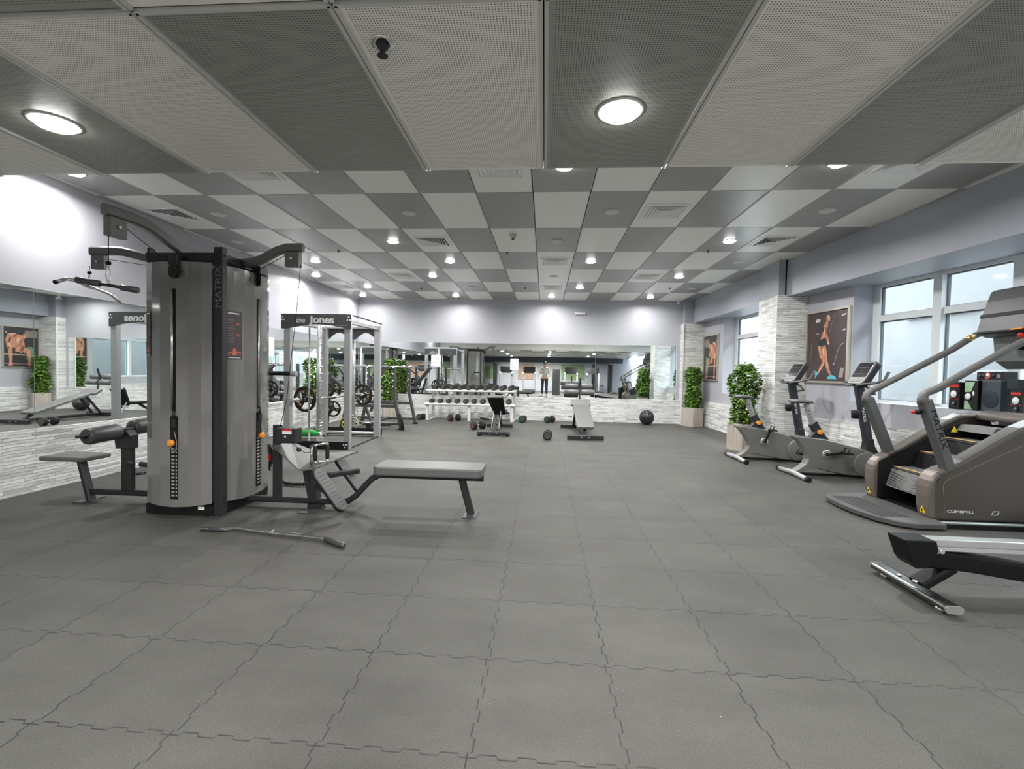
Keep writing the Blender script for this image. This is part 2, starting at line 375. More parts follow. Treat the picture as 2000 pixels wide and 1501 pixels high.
# low ceiling in front
LZ, LA, LX0, LY1, LB = 2.2, 0.5645, -0.021, 2.243, 1.03
PL = perf_mat('perforated_light_panel', (0.95, 0.935, 0.88), LX0, LY1, LA, LB); PD = perf_mat('perforated_dark_panel', (0.375, 0.377, 0.345), LX0, LY1, LA, LB)
c = MB()
for i in range(-9, 9):
    for j in range(0, 9):
        x0, x1 = LX0+LA*i, LX0+LA*(i+1); y1, y0 = LY1-LB*j, LY1-LB*(j+1)
        x0, x1 = max(x0, XL), min(x1, 5.0)
        if x1-x0 < 0.05: continue
        dk = (i+j) % 2 == 0; g = 0.006
        c.mi = 1 if dk else 0
        c.b2(x0+g, x1-g, y0+g, y1-g, LZ, LZ+0.02)
        c.mi = 2
        for xx in (x0+0.002, x1-0.014): c.b2(xx, xx+0.012, y0+g, y1-g, LZ-0.008, LZ+0.004)
        c.b2(x0+g, x1-g, y0+0.002, y0+0.014, LZ-0.008, LZ+0.004)
c.mi = 3; c.b2(XL, 5.4, YB, LY1-0.02, LZ+0.03, LZ+0.08)
c.build('ceiling', [PL, PD, LGT, BLK], kind='structure', label='lower ceiling of large perforated metal panels nearest the camera')
MB().b2(XL, 5.4, 2.19, LY1-0.003, LZ+0.03, 3.2).build('trim_9', LG, kind='structure', label='upright face where the ceiling steps down')
# ------------------------------------------------------------------ mirrors
M_MIR = mat('silvered_mirror', (0.86, 0.90, 0.885), 0.012, 1.0)
M_MEDGE = mat('mirror_edge', (0.55, 0.62, 0.6), 0.3)
MW = 2.031
def mirror(name, b, label, thin):
    o = MB().b2(*b).build(name, [M_MIR, M_MEDGE], label=label, cat='mirror', group='wall mirrors')
    for f in o.data.polygons: f.material_index = 0 if abs(f.normal[thin]) > 0.5 else 1
ys = [4.068-MW*2, 4.068-MW, 4.068, 4.068+MW, 4.068+2*MW, 4.068+3*MW, 11.74]
nm = ['leftmost strip of left wall mirror beside the camera', 'left wall mirror pane cut by the left edge of the photo', 'left wall mirror pane behind the cable tower', 'left wall mirror pane beyond the cable tower towards the smith machine', 'left wall mirror pane behind the smith machine frame', 'last narrow left wall mirror pane meeting the far corner']
for k in range(6): mirror('wall_mirror', (XL, XL+0.006, ys[k]+0.003, ys[k+1]-0.003, 0.597, 1.935), nm[k], 0)
xs = [XL+0.01, -2.781, -0.75, 1.281, 3.29]
nm = ['far wall mirror pane behind the squat racks', 'far wall mirror pane above the dumbbell rack', 'far wall mirror pane behind the decline bench', 'rightmost far wall mirror pane beside the corner pillar']
for k in range(4): mirror('wall_mirror', (xs[k]+0.003, xs[k+1]-0.003, YF-0.006, YF, 0.597, 1.94), nm[k], 1)
# ------------------------------------------------------------------ windows
M_FRAME = mat('window_frame_paint', (0.66, 0.70, 0.72), 0.4, noise=0.02)
M_GASKET = mat('window_gasket', (0.10, 0.12, 0.14), 0.5)
def glass_mat():
    m = bpy.data.materials.new('window_glass'); m.use_nodes = True; nt = m.node_tree; nt.nodes.clear()
    o = nt.nodes.new('ShaderNodeOutputMaterial'); t = nt.nodes.new('ShaderNodeBsdfTransparent'); t.inputs[0].default_value = (0.93, 0.97, 0.97, 1)
    g = nt.nodes.new('ShaderNodeBsdfGlossy'); g.inputs['Roughness'].default_value = 0.02; mx = nt.nodes.new('ShaderNodeMixShader'); mx.inputs[0].default_value = 0.06
    nt.links.new(t.outputs[0], mx.inputs[1]); nt.links.new(g.outputs[0], mx.inputs[2]); nt.links.new(mx.outputs[0], o.inputs[0]); return m
M_GLASS = glass_mat()
def window(name, y0, y1, z0, z1, mulls, trans, label):
    t = 0.25
    r = root(name, (xw(y1)+t, y1, z0), label, None, kind='structure')
    f = MB()
    def seg(a, b, c0, c1, d0=0.0, d1=0.07, mb=f):
        mb.prism([(xw(a)+t+d0, a, c0), (xw(b)+t+d0, b, c0), (xw(b)+t+d1, b, c0), (xw(a)+t+d1, a, c0)], (0, 0, c1-c0))
    ed = [y0+0.07]+[m for m in mulls]+[y1-0.07]
    seg(y0, y1, z0, z0+0.035); seg(y0, y1, z1-0.06, z1)
    seg(y0, y0+0.07, z0+0.035, z1-0.06); seg(y1-0.11, y1, z0+0.035, z1-0.06)
    for m in mulls: seg(m-0.05, m+0.05, z0+0.035, z1-0.06, -0.035, 0.07)
    cells = [y0+0.07]+[q for m in mulls for q in (m-0.05, m+0.05)]+[y1-0.11]
    for a, b in zip(cells[::2], cells[1::2]):
        if trans: seg(a, b, trans-0.04, trans+0.04, -0.01, 0.07)
    f.build('window_frame', M_FRAME, r)
    gk = MB(); gl = MB()
    zz = [(z0+0.035, (trans-0.04) if trans else z1-0.06)] + ([(trans+0.04, z1-0.06)] if trans else [])
    for a, b in zip(cells[::2], cells[1::2]):
        for c0, c1 in zz:
            w = 0.014
            seg(a, a+w, c0, c1, 0.02, 0.05, gk); seg(b-w, b, c0, c1, 0.02, 0.05, gk); seg(a+w, b-w, c0, c0+w*0.6, 0.02, 0.05, gk); seg(a+w, b-w, c1-w, c1, 0.02, 0.05, gk)
            seg(a+w, b-w, c0+w*0.6, c1-w, 0.034, 0.04, gl)
    gk.build('gasket', M_GASKET, r); gl.build('pane', M_GLASS, r)
window('window_1', W1A, W1B, W1Z0-0.005, W1Z1-0.01, [2.4, 3.35, 4.88, 5.685], 2.02, 'large pale framed window at the right edge behind the stair climber')
window('window_2', W2A, W2B, W2Z0-0.0, W2Z1, [8.9], 2.06, 'pale framed window half hidden behind the stone pillar')
window('fill_window', W3A, W3B, W1Z0-0.005, W1Z1-0.01, [-4.2, -2.9, -1.6, -0.3], 2.02, 'added pale framed window run behind the camera, for fill daylight')  # added out of view so more daylight reaches floor and ceiling
# pale building outside
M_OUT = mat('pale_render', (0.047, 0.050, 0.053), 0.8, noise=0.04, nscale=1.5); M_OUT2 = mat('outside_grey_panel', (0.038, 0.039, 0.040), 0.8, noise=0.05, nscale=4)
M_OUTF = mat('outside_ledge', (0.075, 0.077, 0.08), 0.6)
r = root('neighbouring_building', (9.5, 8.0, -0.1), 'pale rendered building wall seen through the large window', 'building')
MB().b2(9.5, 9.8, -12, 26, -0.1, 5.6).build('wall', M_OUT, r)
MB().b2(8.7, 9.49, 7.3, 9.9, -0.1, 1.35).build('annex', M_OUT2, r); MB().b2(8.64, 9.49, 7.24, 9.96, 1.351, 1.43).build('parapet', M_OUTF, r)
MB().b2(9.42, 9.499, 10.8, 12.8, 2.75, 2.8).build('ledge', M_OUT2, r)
MB().b2(5.8, 30, -10, 30, -0.4, -0.12).build('ground_outside', mat('paving', (0.16, 0.16, 0.158), 0.9, noise=0.1), kind='structure')
# ------------------------------------------------------------------ ceiling fittings
M_EMIT = mat('lamp_diffuser', (1, 1, 1), 0.5, emit=(1.0, 0.985, 0.96), estr=14.0)
M_TRIM = mat('lamp_trim', (0.75, 0.75, 0.74), 0.4, noise=0.02)
def downlight(x, y, z, rad, label, group, power=1.0):
    r = root('ceiling_downlight', (x, y, z), label, 'ceiling light', group)
    MB().lathe((x, y, z), (0, 0, -1), [(-0.005, rad+0.014), (0.004, rad+0.014), (0.006, rad), (-0.004, rad)], 32).build('trim_ring', M_TRIM, r)
    MB().lathe((x, y, z-0.001), (0, 0, -1), [(0, rad-0.004), (0.008, rad-0.006), (0.016, rad*0.86), (0.022, rad*0.6), (0.025, rad*0.25)], 32).build('diffuser', M_EMIT, r)
    l = bpy.data.lights.new('lamp_light', 'AREA'); l.shape = 'DISK'; l.size = rad*1.9; l.energy = LAMP_W*power; l.color = (1.0, 0.985, 0.965); l.spread = math.radians(165)
    lo = bpy.data.objects.new('lamp_light', l); COL.objects.link(lo); lo.parent = r; lo.location = (0, 0, -0.03)
def cell(i, j): return PX0+PA*(i+0.5), PY0+PB*(j+0.5)
hl = [(0, -1), (4, -1), (-4, 1), (-3, 2), (-4, 3), (-7, 2), (-8, 3), (-7, 4), (-8, 5), (4, 1), (1, 2), (4, 3), (1, 4), (-4, 5), (0, 5), (4, 5), (-8, -1)]
desc = {(0, -1): 'lit round downlight just behind the ceiling step, near the middle', (4, -1): 'lit round downlight just behind the ceiling step, at right', (-4, 1): 'lit round downlight left of centre beside the dark louvred vent',
 (-3, 2): 'lit round downlight in the third panel row, left of centre', (-4, 3): 'lit round downlight above the left end of the dumbbell rack', (-7, 2): 'nearer lit downlight close to the left wall', (-8, 3): 'lit downlight against the left wall above the smith machine',
 (-7, 4): 'lit downlight near the far left corner, second from the wall', (-8, 5): 'lit downlight tucked into the far left corner', (4, 1): 'lit round downlight right of centre beside the right hand vent', (1, 2): 'lit round downlight right of the central smoke detector', (4, 3): 'lit round downlight in front of the stone pillar',
 (1, 4): 'lit round downlight beside the second central supply vent', (-4, 5): 'lit downlight in the last row above the squat racks', (0, 5): 'lit downlight in the last row at the middle of the far wall', (4, 5): 'lit downlight in the last row by the right corner', (-8, -1): 'lit downlight near the left wall hidden above the low ceiling edge'}
for k in hl:
    x, y = cell(*k); downlight(x, y, ZC, 0.078, desc[k], 'lit downlights in the checkerboard ceiling', 0.45 if k[1] == 5 else (0.55 if k[0] <= -7 else 1.0))
for i, lab in ((0, 'large lit downlight in the low ceiling at the top centre'), (-4, 'large lit downlight in the low ceiling at the upper left')):
    downlight(LX0+LA*(i+0.5), LY1-LB*0.47, LZ, 0.072, lab, 'lit downlights in the low ceiling', 0.55)
for i, j, lab in ((4, 2, 'lamp above the right of the camera operator'), (-4, 3, 'lamp above the left treadmills'), (0, 3, 'lamp above the person behind the camera'), (4, 5, 'lamp above the right hand treadmills'), (-4, 6, 'lamp by the back wall at left'), (0, 6, 'lamp by the back wall at the middle')):
    downlight(LX0+LA*(i+0.5), LY1-LB*(j+0.5), LZ, 0.072, 'reflected low ceiling '+lab+', seen in the far mirror', 'lit downlights behind the camera', 3.0)
M_SPKR = mat('speaker_grille', (0.62, 0.62, 0.60), 0.6, noise=0.03)
ds = {(-3, 0): 'white round ceiling disc left of centre in the nearest full panel row', (1, 0): 'white round ceiling disc right of centre in the nearest full panel row', (-7, 0): 'white round ceiling disc above the cable tower arm', (5, 0): 'white round ceiling disc near the right beam',
      (0, 1): 'white round ceiling disc right of the smoke detector', (-8, 1): 'white round ceiling disc by the left wall beyond the cable tower', (5, 2): 'white round ceiling disc in front of the stone pillar beam', (-3, 4): 'unlit round disc in the far rows left of centre', (5, 4): 'unlit round disc in the far rows at right', (0, 3): 'small unlit disc between the two central vents'}
for k, lab in ds.items():
    x, y = cell(*k)
    MB().lathe((x, y, ZC), (0, 0, -1), [(-0.004, 0.085), (0.006, 0.085), (0.011, 0.078), (0.012, 0.05)], 30).build('ceiling_speaker', M_SPKR, label=lab, cat='speaker', group='round ceiling discs', loc=(x, y, ZC))
M_VW = mat('vent_white', (0.88, 0.88, 0.87), 0.4, noise=0.02); M_VD = mat('vent_cavity', (0.03, 0.03, 0.03), 0.8)
def vent(i, j, dark, label):
    x, y = cell(i, j); s = 0.225
    r = root('ceiling_vent', (x, y, ZC), label, 'air vent', 'square air vents in the ceiling')
    f = MB()
    for k, (q, z) in enumerate(((s, -0.004), )):
        for a, b, c_, d in ((-q, q, -q, -q+0.03), (-q, q, q-0.03, q), (-q, -q+0.03, -q+0.03, q-0.03), (q-0.03, q, -q+0.03, q-0.03)): f.b2(x+a, x+b, y+c_, y+d, ZC-0.012, ZC-0.001)
    f.build('frame', M_VW, r)
    MB().b2(x-s+0.03, x+s-0.03, y-s+0.03, y+s-0.03, ZC-0.003, ZC-0.001).build('cavity', M_VD if dark else M_VW, r)
    lv = MB()
    for k in range(4):
        q = s-0.045-0.04*k
        for sx in (-1, 1):
            lv.prism([(x+sx*q, y-q, ZC-0.020), (x+sx*(q-0.026), y-q+0.026, ZC-0.004), (x+sx*(q-0.026), y+q-0.026, ZC-0.004), (x+sx*q, y+q, ZC-0.020)], (sx*0.002, 0, 0.003))
            lv.prism([(x-q, y+sx*q, ZC-0.020), (x-q+0.026, y+sx*(q-0.026), ZC-0.004), (x+q-0.026, y+sx*(q-0.026), ZC-0.004), (x+q, y+sx*q, ZC-0.020)], (0, sx*0.002, 0.003))
    lv.build('louvres', M_VW, r)
vd = {(-1, -1): (0, 'white vent just behind the ceiling step left of the middle light'), (-5, -1): (0, 'white vent just behind the ceiling step at left'), (5, -1): (0, 'white vent just behind the ceiling step at far right'), (2, 0): (0, 'bright white square vent right of centre in the nearest full row'),
      (-8, 0): (1, 'dark louvred vent by the left wall above the cable tower'), (-3, 1): (1, 'dark louvred vent left of centre next to a lit downlight'), (5, 1): (1, 'dark louvred vent by the right beam'), (0, 2): (0, 'nearer of the two central white vents'), (-5, 3): (0, 'pale vent in the far rows at left'),
      (3, 3): (0, 'pale vent in the far rows at right'), (0, 4): (0, 'farther of the two central white vents'), (-8, 4): (0, 'pale vent by the left wall in the far rows')}
for k, (d_, lab) in vd.items(): vent(k[0], k[1], d_, lab)
x, y = -0.45, 6.15
r = root('smoke_detector', (x, y, ZC), 'cream smoke detector hanging under the ceiling near the middle', 'smoke detector')
MB().lathe((x, y, ZC), (0, 0, -1), [(0, 0.05), (0.02, 0.05), (0.028, 0.038), (0.05, 0.034), (0.055, 0.02)], 24).build('housing', mat('cream_plastic', (0.6, 0.57, 0.48), 0.5), r)
MB().cyl((x, y, ZC-0.064), (x, y, ZC-0.0552), 0.018).build('sensor', BLK, r)
def sprinkler(x, y, z, label, k=1.0):
    r = root('sprinkler_head', (x, y, z), label, 'sprinkler', 'sprinkler heads')
    MB().lathe((x, y, z), (0, 0, -1), [(0, 0.036*k), (0.004*k, 0.036*k), (0.006*k, 0.026*k)], 24).build('escutcheon', CHR, r)
    MB().lathe((x, y, z-0.0062*k), (0, 0, -1), [(0, 0.022*k), (0.012*k, 0.014*k), (0.02*k, 0.008*k), (0.03*k, 0.006*k), (0.032*k, 0.016*k), (0.034*k, 0.016*k)], 16).build('nozzle', CHAR, r)
sprinkler(-0.50, 1.37, LZ, 'dark recessed sprinkler head in a chrome ring in the low ceiling', 1.0)
for (x, y), lab in (((-0.60, 7.05), 'small dark sprinkler left of the central vent'), ((-3.20, 6.95), 'small dark sprinkler near the left side of the ceiling'), ((-2.75, 10.1), 'small dark sprinkler in the far left ceiling'), ((-0.45, 10.0), 'small dark sprinkler in the far rows near the middle'), ((2.6, 9.95), 'small dark sprinkler in the far rows at right'), ((2.35, 6.95), 'small dark sprinkler right of centre beside a lit downlight')):
    sprinkler(x, y, ZC, lab, 0.8)
# wall fittings
r = root('emergency_light', (0.886, YF, 2.69), 'small white emergency light box high on the far wall', 'emergency light')
MB().b2(0.74, 1.00, YF-0.05, YF, 2.69, 2.745).build('housing', WHT, r, bevel=0.006); MB().b2(1.02, 1.045, YF-0.03, YF, 2.70, 2.735).build('bracket', mat('grey_plastic', (0.3, 0.3, 0.3), 0.5), r)
def paper(x0, x1, y, z0, z1, label, onleft=False):
    r = root('notice_sheet', ((x0+x1)/2, y, z0) if not onleft else (XL+0.008, y, z0), label, 'notice', 'paper notices on mirrors')
    if onleft:
        MB().b2(XL+0.0065, XL+0.0075, x0, x1, z0, z1).build('sheet', PAPER, r)
        l = MB()
        for k in range(7): l.b2(XL+0.0076, XL+0.0078, x0+0.03, x1-0.03-0.02*(k % 3), z1-0.06-0.035*k, z1-0.054-0.035*k)
        l.build('printed_lines', mat('print_grey', (0.45, 0.4, 0.42), 0.7), r)
    else:
        MB().b2(x0, x1, YF-0.0085, YF-0.0075, z0, z1).build('sheet', PAPER, r)
        l = MB()
        for k in range(7): l.b2(x0+0.03, x1-0.03-0.02*(k % 3), YF-0.0088, YF-0.0086, z1-0.06-0.035*k, z1-0.054-0.035*k)
        l.build('printed_lines', mat('print_grey', (0.45, 0.4, 0.42), 0.7), r)
paper(-0.87, -0.66, YF, 1.27, 1.56, 'white paper notice on the far mirror right of the dumbbell rack')
paper(-2.92, -2.70, YF, 1.33, 1.63, 'white paper notice on the far mirror above the left end of the dumbbell rack')
paper(7.72, 7.98, 7.85, 1.42, 1.76, 'white paper notice on the left mirror beside the cable tower', True)
r = root('security_camera', (3.22, 11.45, ZC), 'small white security camera under the ceiling at the far right corner', 'security camera')
MB().cyl((3.22, 11.45, ZC-0.05), (3.22, 11.45, ZC), 0.03).build('mount', WHT, r); MB().cyl((3.22, 11.5, ZC-0.08), (3.16, 11.34, ZC-0.10), 0.028).build('camera_body', WHT, r)
# ------------------------------------------------------------------ cable tower (four sided multi station)
T = root('cable_tower', (-2.95, 3.91, 0), 'tall dark grey multi-station cable tower with smoked panels and three curved top arms', 'weight machine')
X0, X1, Y0, Y1 = -3.25, -2.65, 3.57, 4.25
SHR = None
def shroud_mat():
    m = mat('smoked_grey_panel', (0.245, 0.241, 0.226), 0.12, 0.1, noise=0.03, nscale=2)
    b = m.node_tree.nodes['Principled BSDF']; b.inputs['Coat Weight'].default_value = 0.5; b.inputs['Coat Roughness'].default_value = 0.05; b.inputs['Alpha'].default_value = 0.80
    return m
SHR = shroud_mat()
posts = [(X1+0.02, Y0+0.01), (X0+0.008, Y0+0.03), (X1-0.02, Y1), (X0+0.02, Y1)]
for k, (px, py) in enumerate(posts):
    w = 0.074 if k == 0 else 0.022
    o = MB().b2(px-w/2, px+w/2, py-0.03, py+0.03, 0.008, 2.185).build('upright_post', CHAR, T, bevel=0.005)
    if k == 0:
        text('post_lettering', 'MATRIX', 0.075, (px+0.004, py-0.0305, 1.865), (0, 0, 1), (-1, 0, 0), mat('dim_grey_lettering', (0.16, 0.16, 0.165), 0.4), o, sx=1.25)
        b = MB()
        for z in (1.06, 1.18, 0.20): b.cyl((px-0.004, py-0.036, z), (px-0.004, py-0.0305, z), 0.007, 10)
        for z in (2.12, 0.115, 0.16): b.cyl((px+w/2, py, z), (px+w/2+0.01, py, z), 0.009, 10); b.cyl((px-w/2-0.01, py, z), (px-w/2, py, z), 0.009, 10)
        b.build('bolt', CHAR, o)
fp = MB(); fp.box((X1+0.02, Y0-0.005, 0.004), (0.12, 0.16, 0.008)); fp.box((X0-0.03, Y0-0.02, 0.004), (0.16, 0.05, 0.008), rz=0.5); fp.box((X1+0.04, Y1-0.15, 0.004), (0.06, 0.16, 0.008)); fp.box((X0, Y1, 0.004), (0.14, 0.14, 0.008))
fp.build('foot_plate', GUN, T)
b = MB()
b.b2(X0, X1-0.02, Y0-0.02, Y0+0.03, 0.008, 0.09); b.b2(X1-0.03, X1+0.02, Y0+0.05, Y1-0.03, 0.008, 0.09); b.b2(X0-0.02, X0+0.03, Y0+0.05, Y1-0.03, 0.008, 0.09); b.b2(X0+0.03, X1-0.03, Y1-0.03, Y1+0.02, 0.008, 0.09)
b.build('base_frame', BLK, T)
MB().b2(-2.80, -2.745, Y0-0.0215, Y0-0.0201, 0.052, 0.078).build('serial_label', PAPER, T)
b = MB()
b.b2(X0, X1-0.02, Y0-0.02, Y0+0.025, 2.075, 2.14); b.b2(X1-0.03, X1+0.02, Y0+0.045, Y1-0.03, 2.085, 2.15); b.b2(X0-0.02, X0+0.03, Y0+0.05, Y1-0.03, 2.085, 2.15); b.b2(X0+0.03, X1-0.03, Y1-0.03, Y1+0.02, 2.085, 2.15)
for x in (-3.06, -3.0, -2.9, -2.84): b.cyl((x, Y0-0.028, 2.105), (x, Y0-0.02, 2.105), 0.010, 10)
for y in (3.82, 3.98): b.cyl((X1+0.02, y, 2.115), (X1+0.028, y, 2.115), 0.010, 10)
b.build('top_frame', CHAR, T, bevel=0.004)
MB().b2(X0+0.02, X1-0.06, Y0+0.09, Y1-0.06, 0.09, 2.05).build('inner_stack_housing', mat('dark_interior', (0.10, 0.10, 0.098), 0.6, noise=0.2, nscale=8), T)
ih = MB()
for x in (-3.16, -3.07, -2.87, -2.80, -2.73): ih.b2(x-0.009, x+0.009, Y0+0.04, Y0+0.05, 0.1, 2.05)
for y in (3.68, 3.76, 3.84, 4.08, 4.16): ih.b2(X1-0.03, X1-0.02, y-0.009, y+0.009, 0.1, 2.05)
ih.build('inner_guide_frame', SILV, T)
# curved shrouds with the stack slots
def shroud(face):
    # local: u along the face 0..1, outward bulge
    prof = [(0.0, 0.012), (0.14, 0.05), (0.30, 0.072), (0.5, 0.078), (0.72, 0.068), (0.88, 0.045), (1.0, 0.012)]
    def P(u, o, z):
        if face == 'front': return (X0+0.006+(X1-X0-0.043)*u, Y0-o, z)
        if face == 'right': return (X1+o-0.005, Y0+0.045+(Y1-Y0-0.04)*u, z)
        if face == 'left': return (X0-o, Y1-0.03-(Y1-Y0-0.06)*u, z)
        return (X1-0.04-(X1-X0-0.08)*u, Y1+o, z)
    s = MB(); zs0 = 0.105
    rings = []
    for u, o in prof:
        zb = 0.105-0.02*math.sin(math.pi*u); rings.append([P(u, o, zb), P(u, o, 2.055)])
    for a, b_ in zip(rings, rings[1:]):
        v = [s.bm.verts.new(Vector(q)) for q in (a[0], b_[0], b_[1], a[1])]; s._f(v, False)
    o = s.build('shroud_panel', SHR, T)
    sol = o.modifiers.new('solid', 'SOLIDIFY'); sol.thickness = 0.005; sol.offset = 0
    return P
def stack_side(face, P, u):
    out = 0.083
    s = MB()
    def blk(mb, u0, u1, z0, z1, o0, o1):
        a = [P(u0, o0, z0), P(u1, o0, z0), P(u1, o1, z0), P(u0, o1, z0)]; mb.prism(a, (0, 0, z1-z0))
    w = 0.055
    blk(s, u-w*0.45, u+w*0.45, 0.86, 1.84, 0.06, out)
    blk(s, u-w*1.0, u+w*1.0, 0.15, 0.82, 0.06, out)
    sl = s.build('weight_stack_slot', BLK, T)
    h = MB(); n = MB()
    for k in range(15):
        z = 0.175+k*0.029
        blk(h, u+w*0.15, u+w*0.42, z, z+0.014, out, out+0.003)
        blk(n, u-w*0.62, u-w*0.05, z, z+0.014, out, out+0.002); blk(n, u+w*0.62, u+w*0.86, z, z+0.014, out, out+0.002)
    n.build('plate_number_strip', mat('grey_number_labels', (0.38, 0.38, 0.37), 0.6), sl); h.build('pin_holes', mat('pin_hole_grey', (0.1, 0.1, 0.1), 0.5), sl)
    rd = MB()
    for du in (-0.5, -0.2): 
        a, b_ = P(u+w*du, out+0.004, 0.87), P(u+w*du, out+0.004, 1.83); rd.cyl(a, b_, 0.005, 8)
    rd.build('guide_rod', CHR, sl)
    hd = MB(); blk(hd, u-w*0.3, u+w*0.7, 0.74, 0.80, out, out+0.014); hd.cyl(P(u+w*0.1, out+0.006, 0.80), P(u+w*0.1, out+0.006, 0.87), 0.010, 12)
    hd.build('stack_head', CHAR, sl)
    kn = MB(); a, b_ = Vector(P(u, out, 0.61)), Vector(P(u, out+0.05, 0.61)); kn.lathe(a, b_-a, [(0, 0.012), (0.012, 0.014), (0.018, 0.026), (0.04, 0.028), (0.05, 0.018)], 20)
    kn.build('selector_pin', ORG, sl)
    cd = MB(); pts = [P(u+0.0, out+0.03, 0.585), P(u+0.02, out+0.03, 0.55), P(u+0.05, out+0.03, 0.54), P(u+0.075, out+0.025, 0.56), P(u+0.07, out+0.02, 0.62), P(u+0.03, out+0.015, 0.70)]
    cd.tube(pts, 0.003, 6); cd.build('pin_lanyard', mat('lanyard_grey', (0.25, 0.25, 0.25), 0.5), sl)
Pf = shroud('front'); stack_side('front', Pf, 0.52); Pr = shroud('right'); stack_side('right', Pr, 0.60); shroud('left'); shroud('back')
# instruction placards
def placard(P, u0, u1, z0, z1, o):
    a = [P(u0, o[0], z0), P(u1, o[1], z0)]
    s = MB(); d = Vector(P(0.5, 0.01, 0))-Vector(P(0.5, 0.0, 0)); d.normalize()
    s.prism([a[0], a[1], (a[1][0], a[1][1], z1), (a[0][0], a[0][1], z1)], d*0.0015)
    pb = s.build('instruction_placard', mat('placard_maroon', (0.075, 0.055, 0.058), 0.4, noise=0.2, nscale=20), T)
    def patch(mb, f0, f1, g0, g1):
        A, B = Vector(a[0]), Vector(a[1]); q0, q1 = A.lerp(B, f0)+d*0.0016, A.lerp(B, f1)+d*0.0016
        mb.prism([(q0.x, q0.y, z0+(z1-z0)*g0), (q1.x, q1.y, z0+(z1-z0)*g0), (q1.x, q1.y, z0+(z1-z0)*g1), (q0.x, q0.y, z0+(z1-z0)*g1)], d*0.0006)
    t = MB(); patch(t, 0.08, 0.82, 0.94, 0.965); patch(t, 0.1, 0.9, 0.02, 0.035); t.build('heading_bar', WHT, pb)
    t = MB()
    for k in range(9): patch(t, 0.08, 0.5, 0.36+k*0.055, 0.375+k*0.055)
    t.build('text_lines', mat('placard_text', (0.2, 0.16, 0.16), 0.5), pb)
    t = MB()
    for g in (0.48, 0.72):
        patch(t, 0.62, 0.9, g, g+0.02); patch(t, 0.72, 0.78, g, g+0.06)
    for f, g, w, h in ((0.36, 0.08, 0.3, 0.09), (0.12, 0.12, 0.3, 0.03), (0.6, 0.12, 0.3, 0.03), (0.42, 0.17, 0.16, 0.05), (0.1, 0.09, 0.08, 0.06), (0.84, 0.09, 0.08, 0.06)): patch(t, f, f+w, g, g+h)
    t.build('muscle_figure', mat('figure_orange_red', (0.62, 0.16, 0.09), 0.5, noise=0.3, nscale=60), pb)
placard(Pr, 0.03, 0.24, 1.29, 1.69, (0.036, 0.075)); placard(Pf, 0.02, 0.125, 1.30, 1.66, (0.028, 0.055))
# pulleys on the faces
def pulley(c, ax, r, parent, w=0.02):
    c = Vector(c); a = Vector(ax).normalized()
    m = MB(); m.lathe(c-a*w/2, a, [(0, r), (w*0.2, r), (w*0.5, r*0.88), (w*0.8, r), (w, r)], 28); m.cyl(c-a*(w/2+0.006), c+a*(w/2+0.006), r*0.2, 12)
    return m.build('pulley', BLK, parent)
pulley((-2.94, 3.475, 1.975), (0.25, 1, 0), 0.056, T); pulley((-2.565, 3.975, 2.01), (1, 0.9, 0), 0.062, T)
m = MB(); m.b2(-2.975, -2.905, 3.46, 3.56, 2.02, 2.10); m.b2(-2.60, -2.52, 3.93, 4.03, 2.05, 2.12); m.build('pulley_bracket', CHAR, T, bevel=0.004)
# curved arms
A1 = MB(); A1.path([(-2.95, 3.95, 2.15), (-2.95, 3.66, 2.15), (-2.95, 3.54, 2.165), (-2.95, 3.43, 2.20), (-2.95, 3.30, 2.245), (-2.95, 3.22, 2.262), (-2.95, 3.12, 2.267), (-2.95, 2.905, 2.262)], 0.052, 0.075)
ARMG = mat('arm_grey_window_lit', (0.17, 0.17, 0.165), 0.3, 0.4, noise=0.05)  # lighter than the gunmetal: reflected window light put into the colour
a1 = A1.build('top_arm', ARMG, T)
A2 = MB(); A2.path([(-2.95, 3.9, 2.15), (-3.28, 3.9, 2.15), (-3.54, 3.9, 2.178), (-3.66, 3.9, 2.21), (-3.78, 3.9, 2.236), (-3.85, 3.9, 2.241), (-4.085, 3.9, 2.241)], 0.052, 0.075); a2 = A2.build('top_arm', ARMG, T)
A3 = MB(); A3.path([(-2.95, 3.9, 2.13), (-2.68, 3.9, 2.133), (-2.56, 3.9, 2.145), (-2.49, 3.9, 2.167), (-2.41, 3.9, 2.208), (-2.34, 3.9, 2.243), (-2.26, 3.9, 2.266), (-2.112, 3.9, 2.268)], 0.052, 0.075); a3 = A3.build('top_arm', ARMG, T)
for arm, b_, bolt in ((a1, (-2.978, -2.922, 2.925, 3.05, 2.095, 2.225), ((-2.921, 2.985, 2.165), (1, 0, 0))), (a2, (-4.063, -3.94, 3.872, 3.928, 2.078, 2.203), ((-4.0, 3.871, 2.14), (0, -1, 0))), (a3, (-2.265, -2.136, 3.872, 3.928, 2.10, 2.23), ((-2.2, 3.871, 2.17), (0, -1, 0)))):
    bk = MB().b2(*b_).build('pulley_housing', ARMG, arm, bevel=0.004)
    p = Vector(bolt[0]); q = Vector(bolt[1]); MB().cyl(p, p+q*0.012, 0.011, 12).build('bolt', CHR, arm)
cb = MB()
def cable(pts, r=0.0028): cb.tube(pts, r, 6)
cable([(-2.95, 3.05, 2.19), (-2.945, 3.44, 2.03)]); cable([(-2.95, 2.937, 2.16), (-2.95, 2.934, 1.905)])
cable([(-3.94, 3.9, 2.17), (-3.25, 3.9, 2.07)]); cable([(-4.06, 3.86, 2.10), (-4.062, 3.86, 2.06)])
cable([(-2.26, 3.9, 2.21), (-2.57, 3.92, 2.06)]); cable([(-2.133, 3.9, 2.12), (-2.166, 3.9, 1.753), (-2.255, 3.9, 0.945), (-2.303, 3.88, 0.70)])
cb.build('cable', BLK, T)
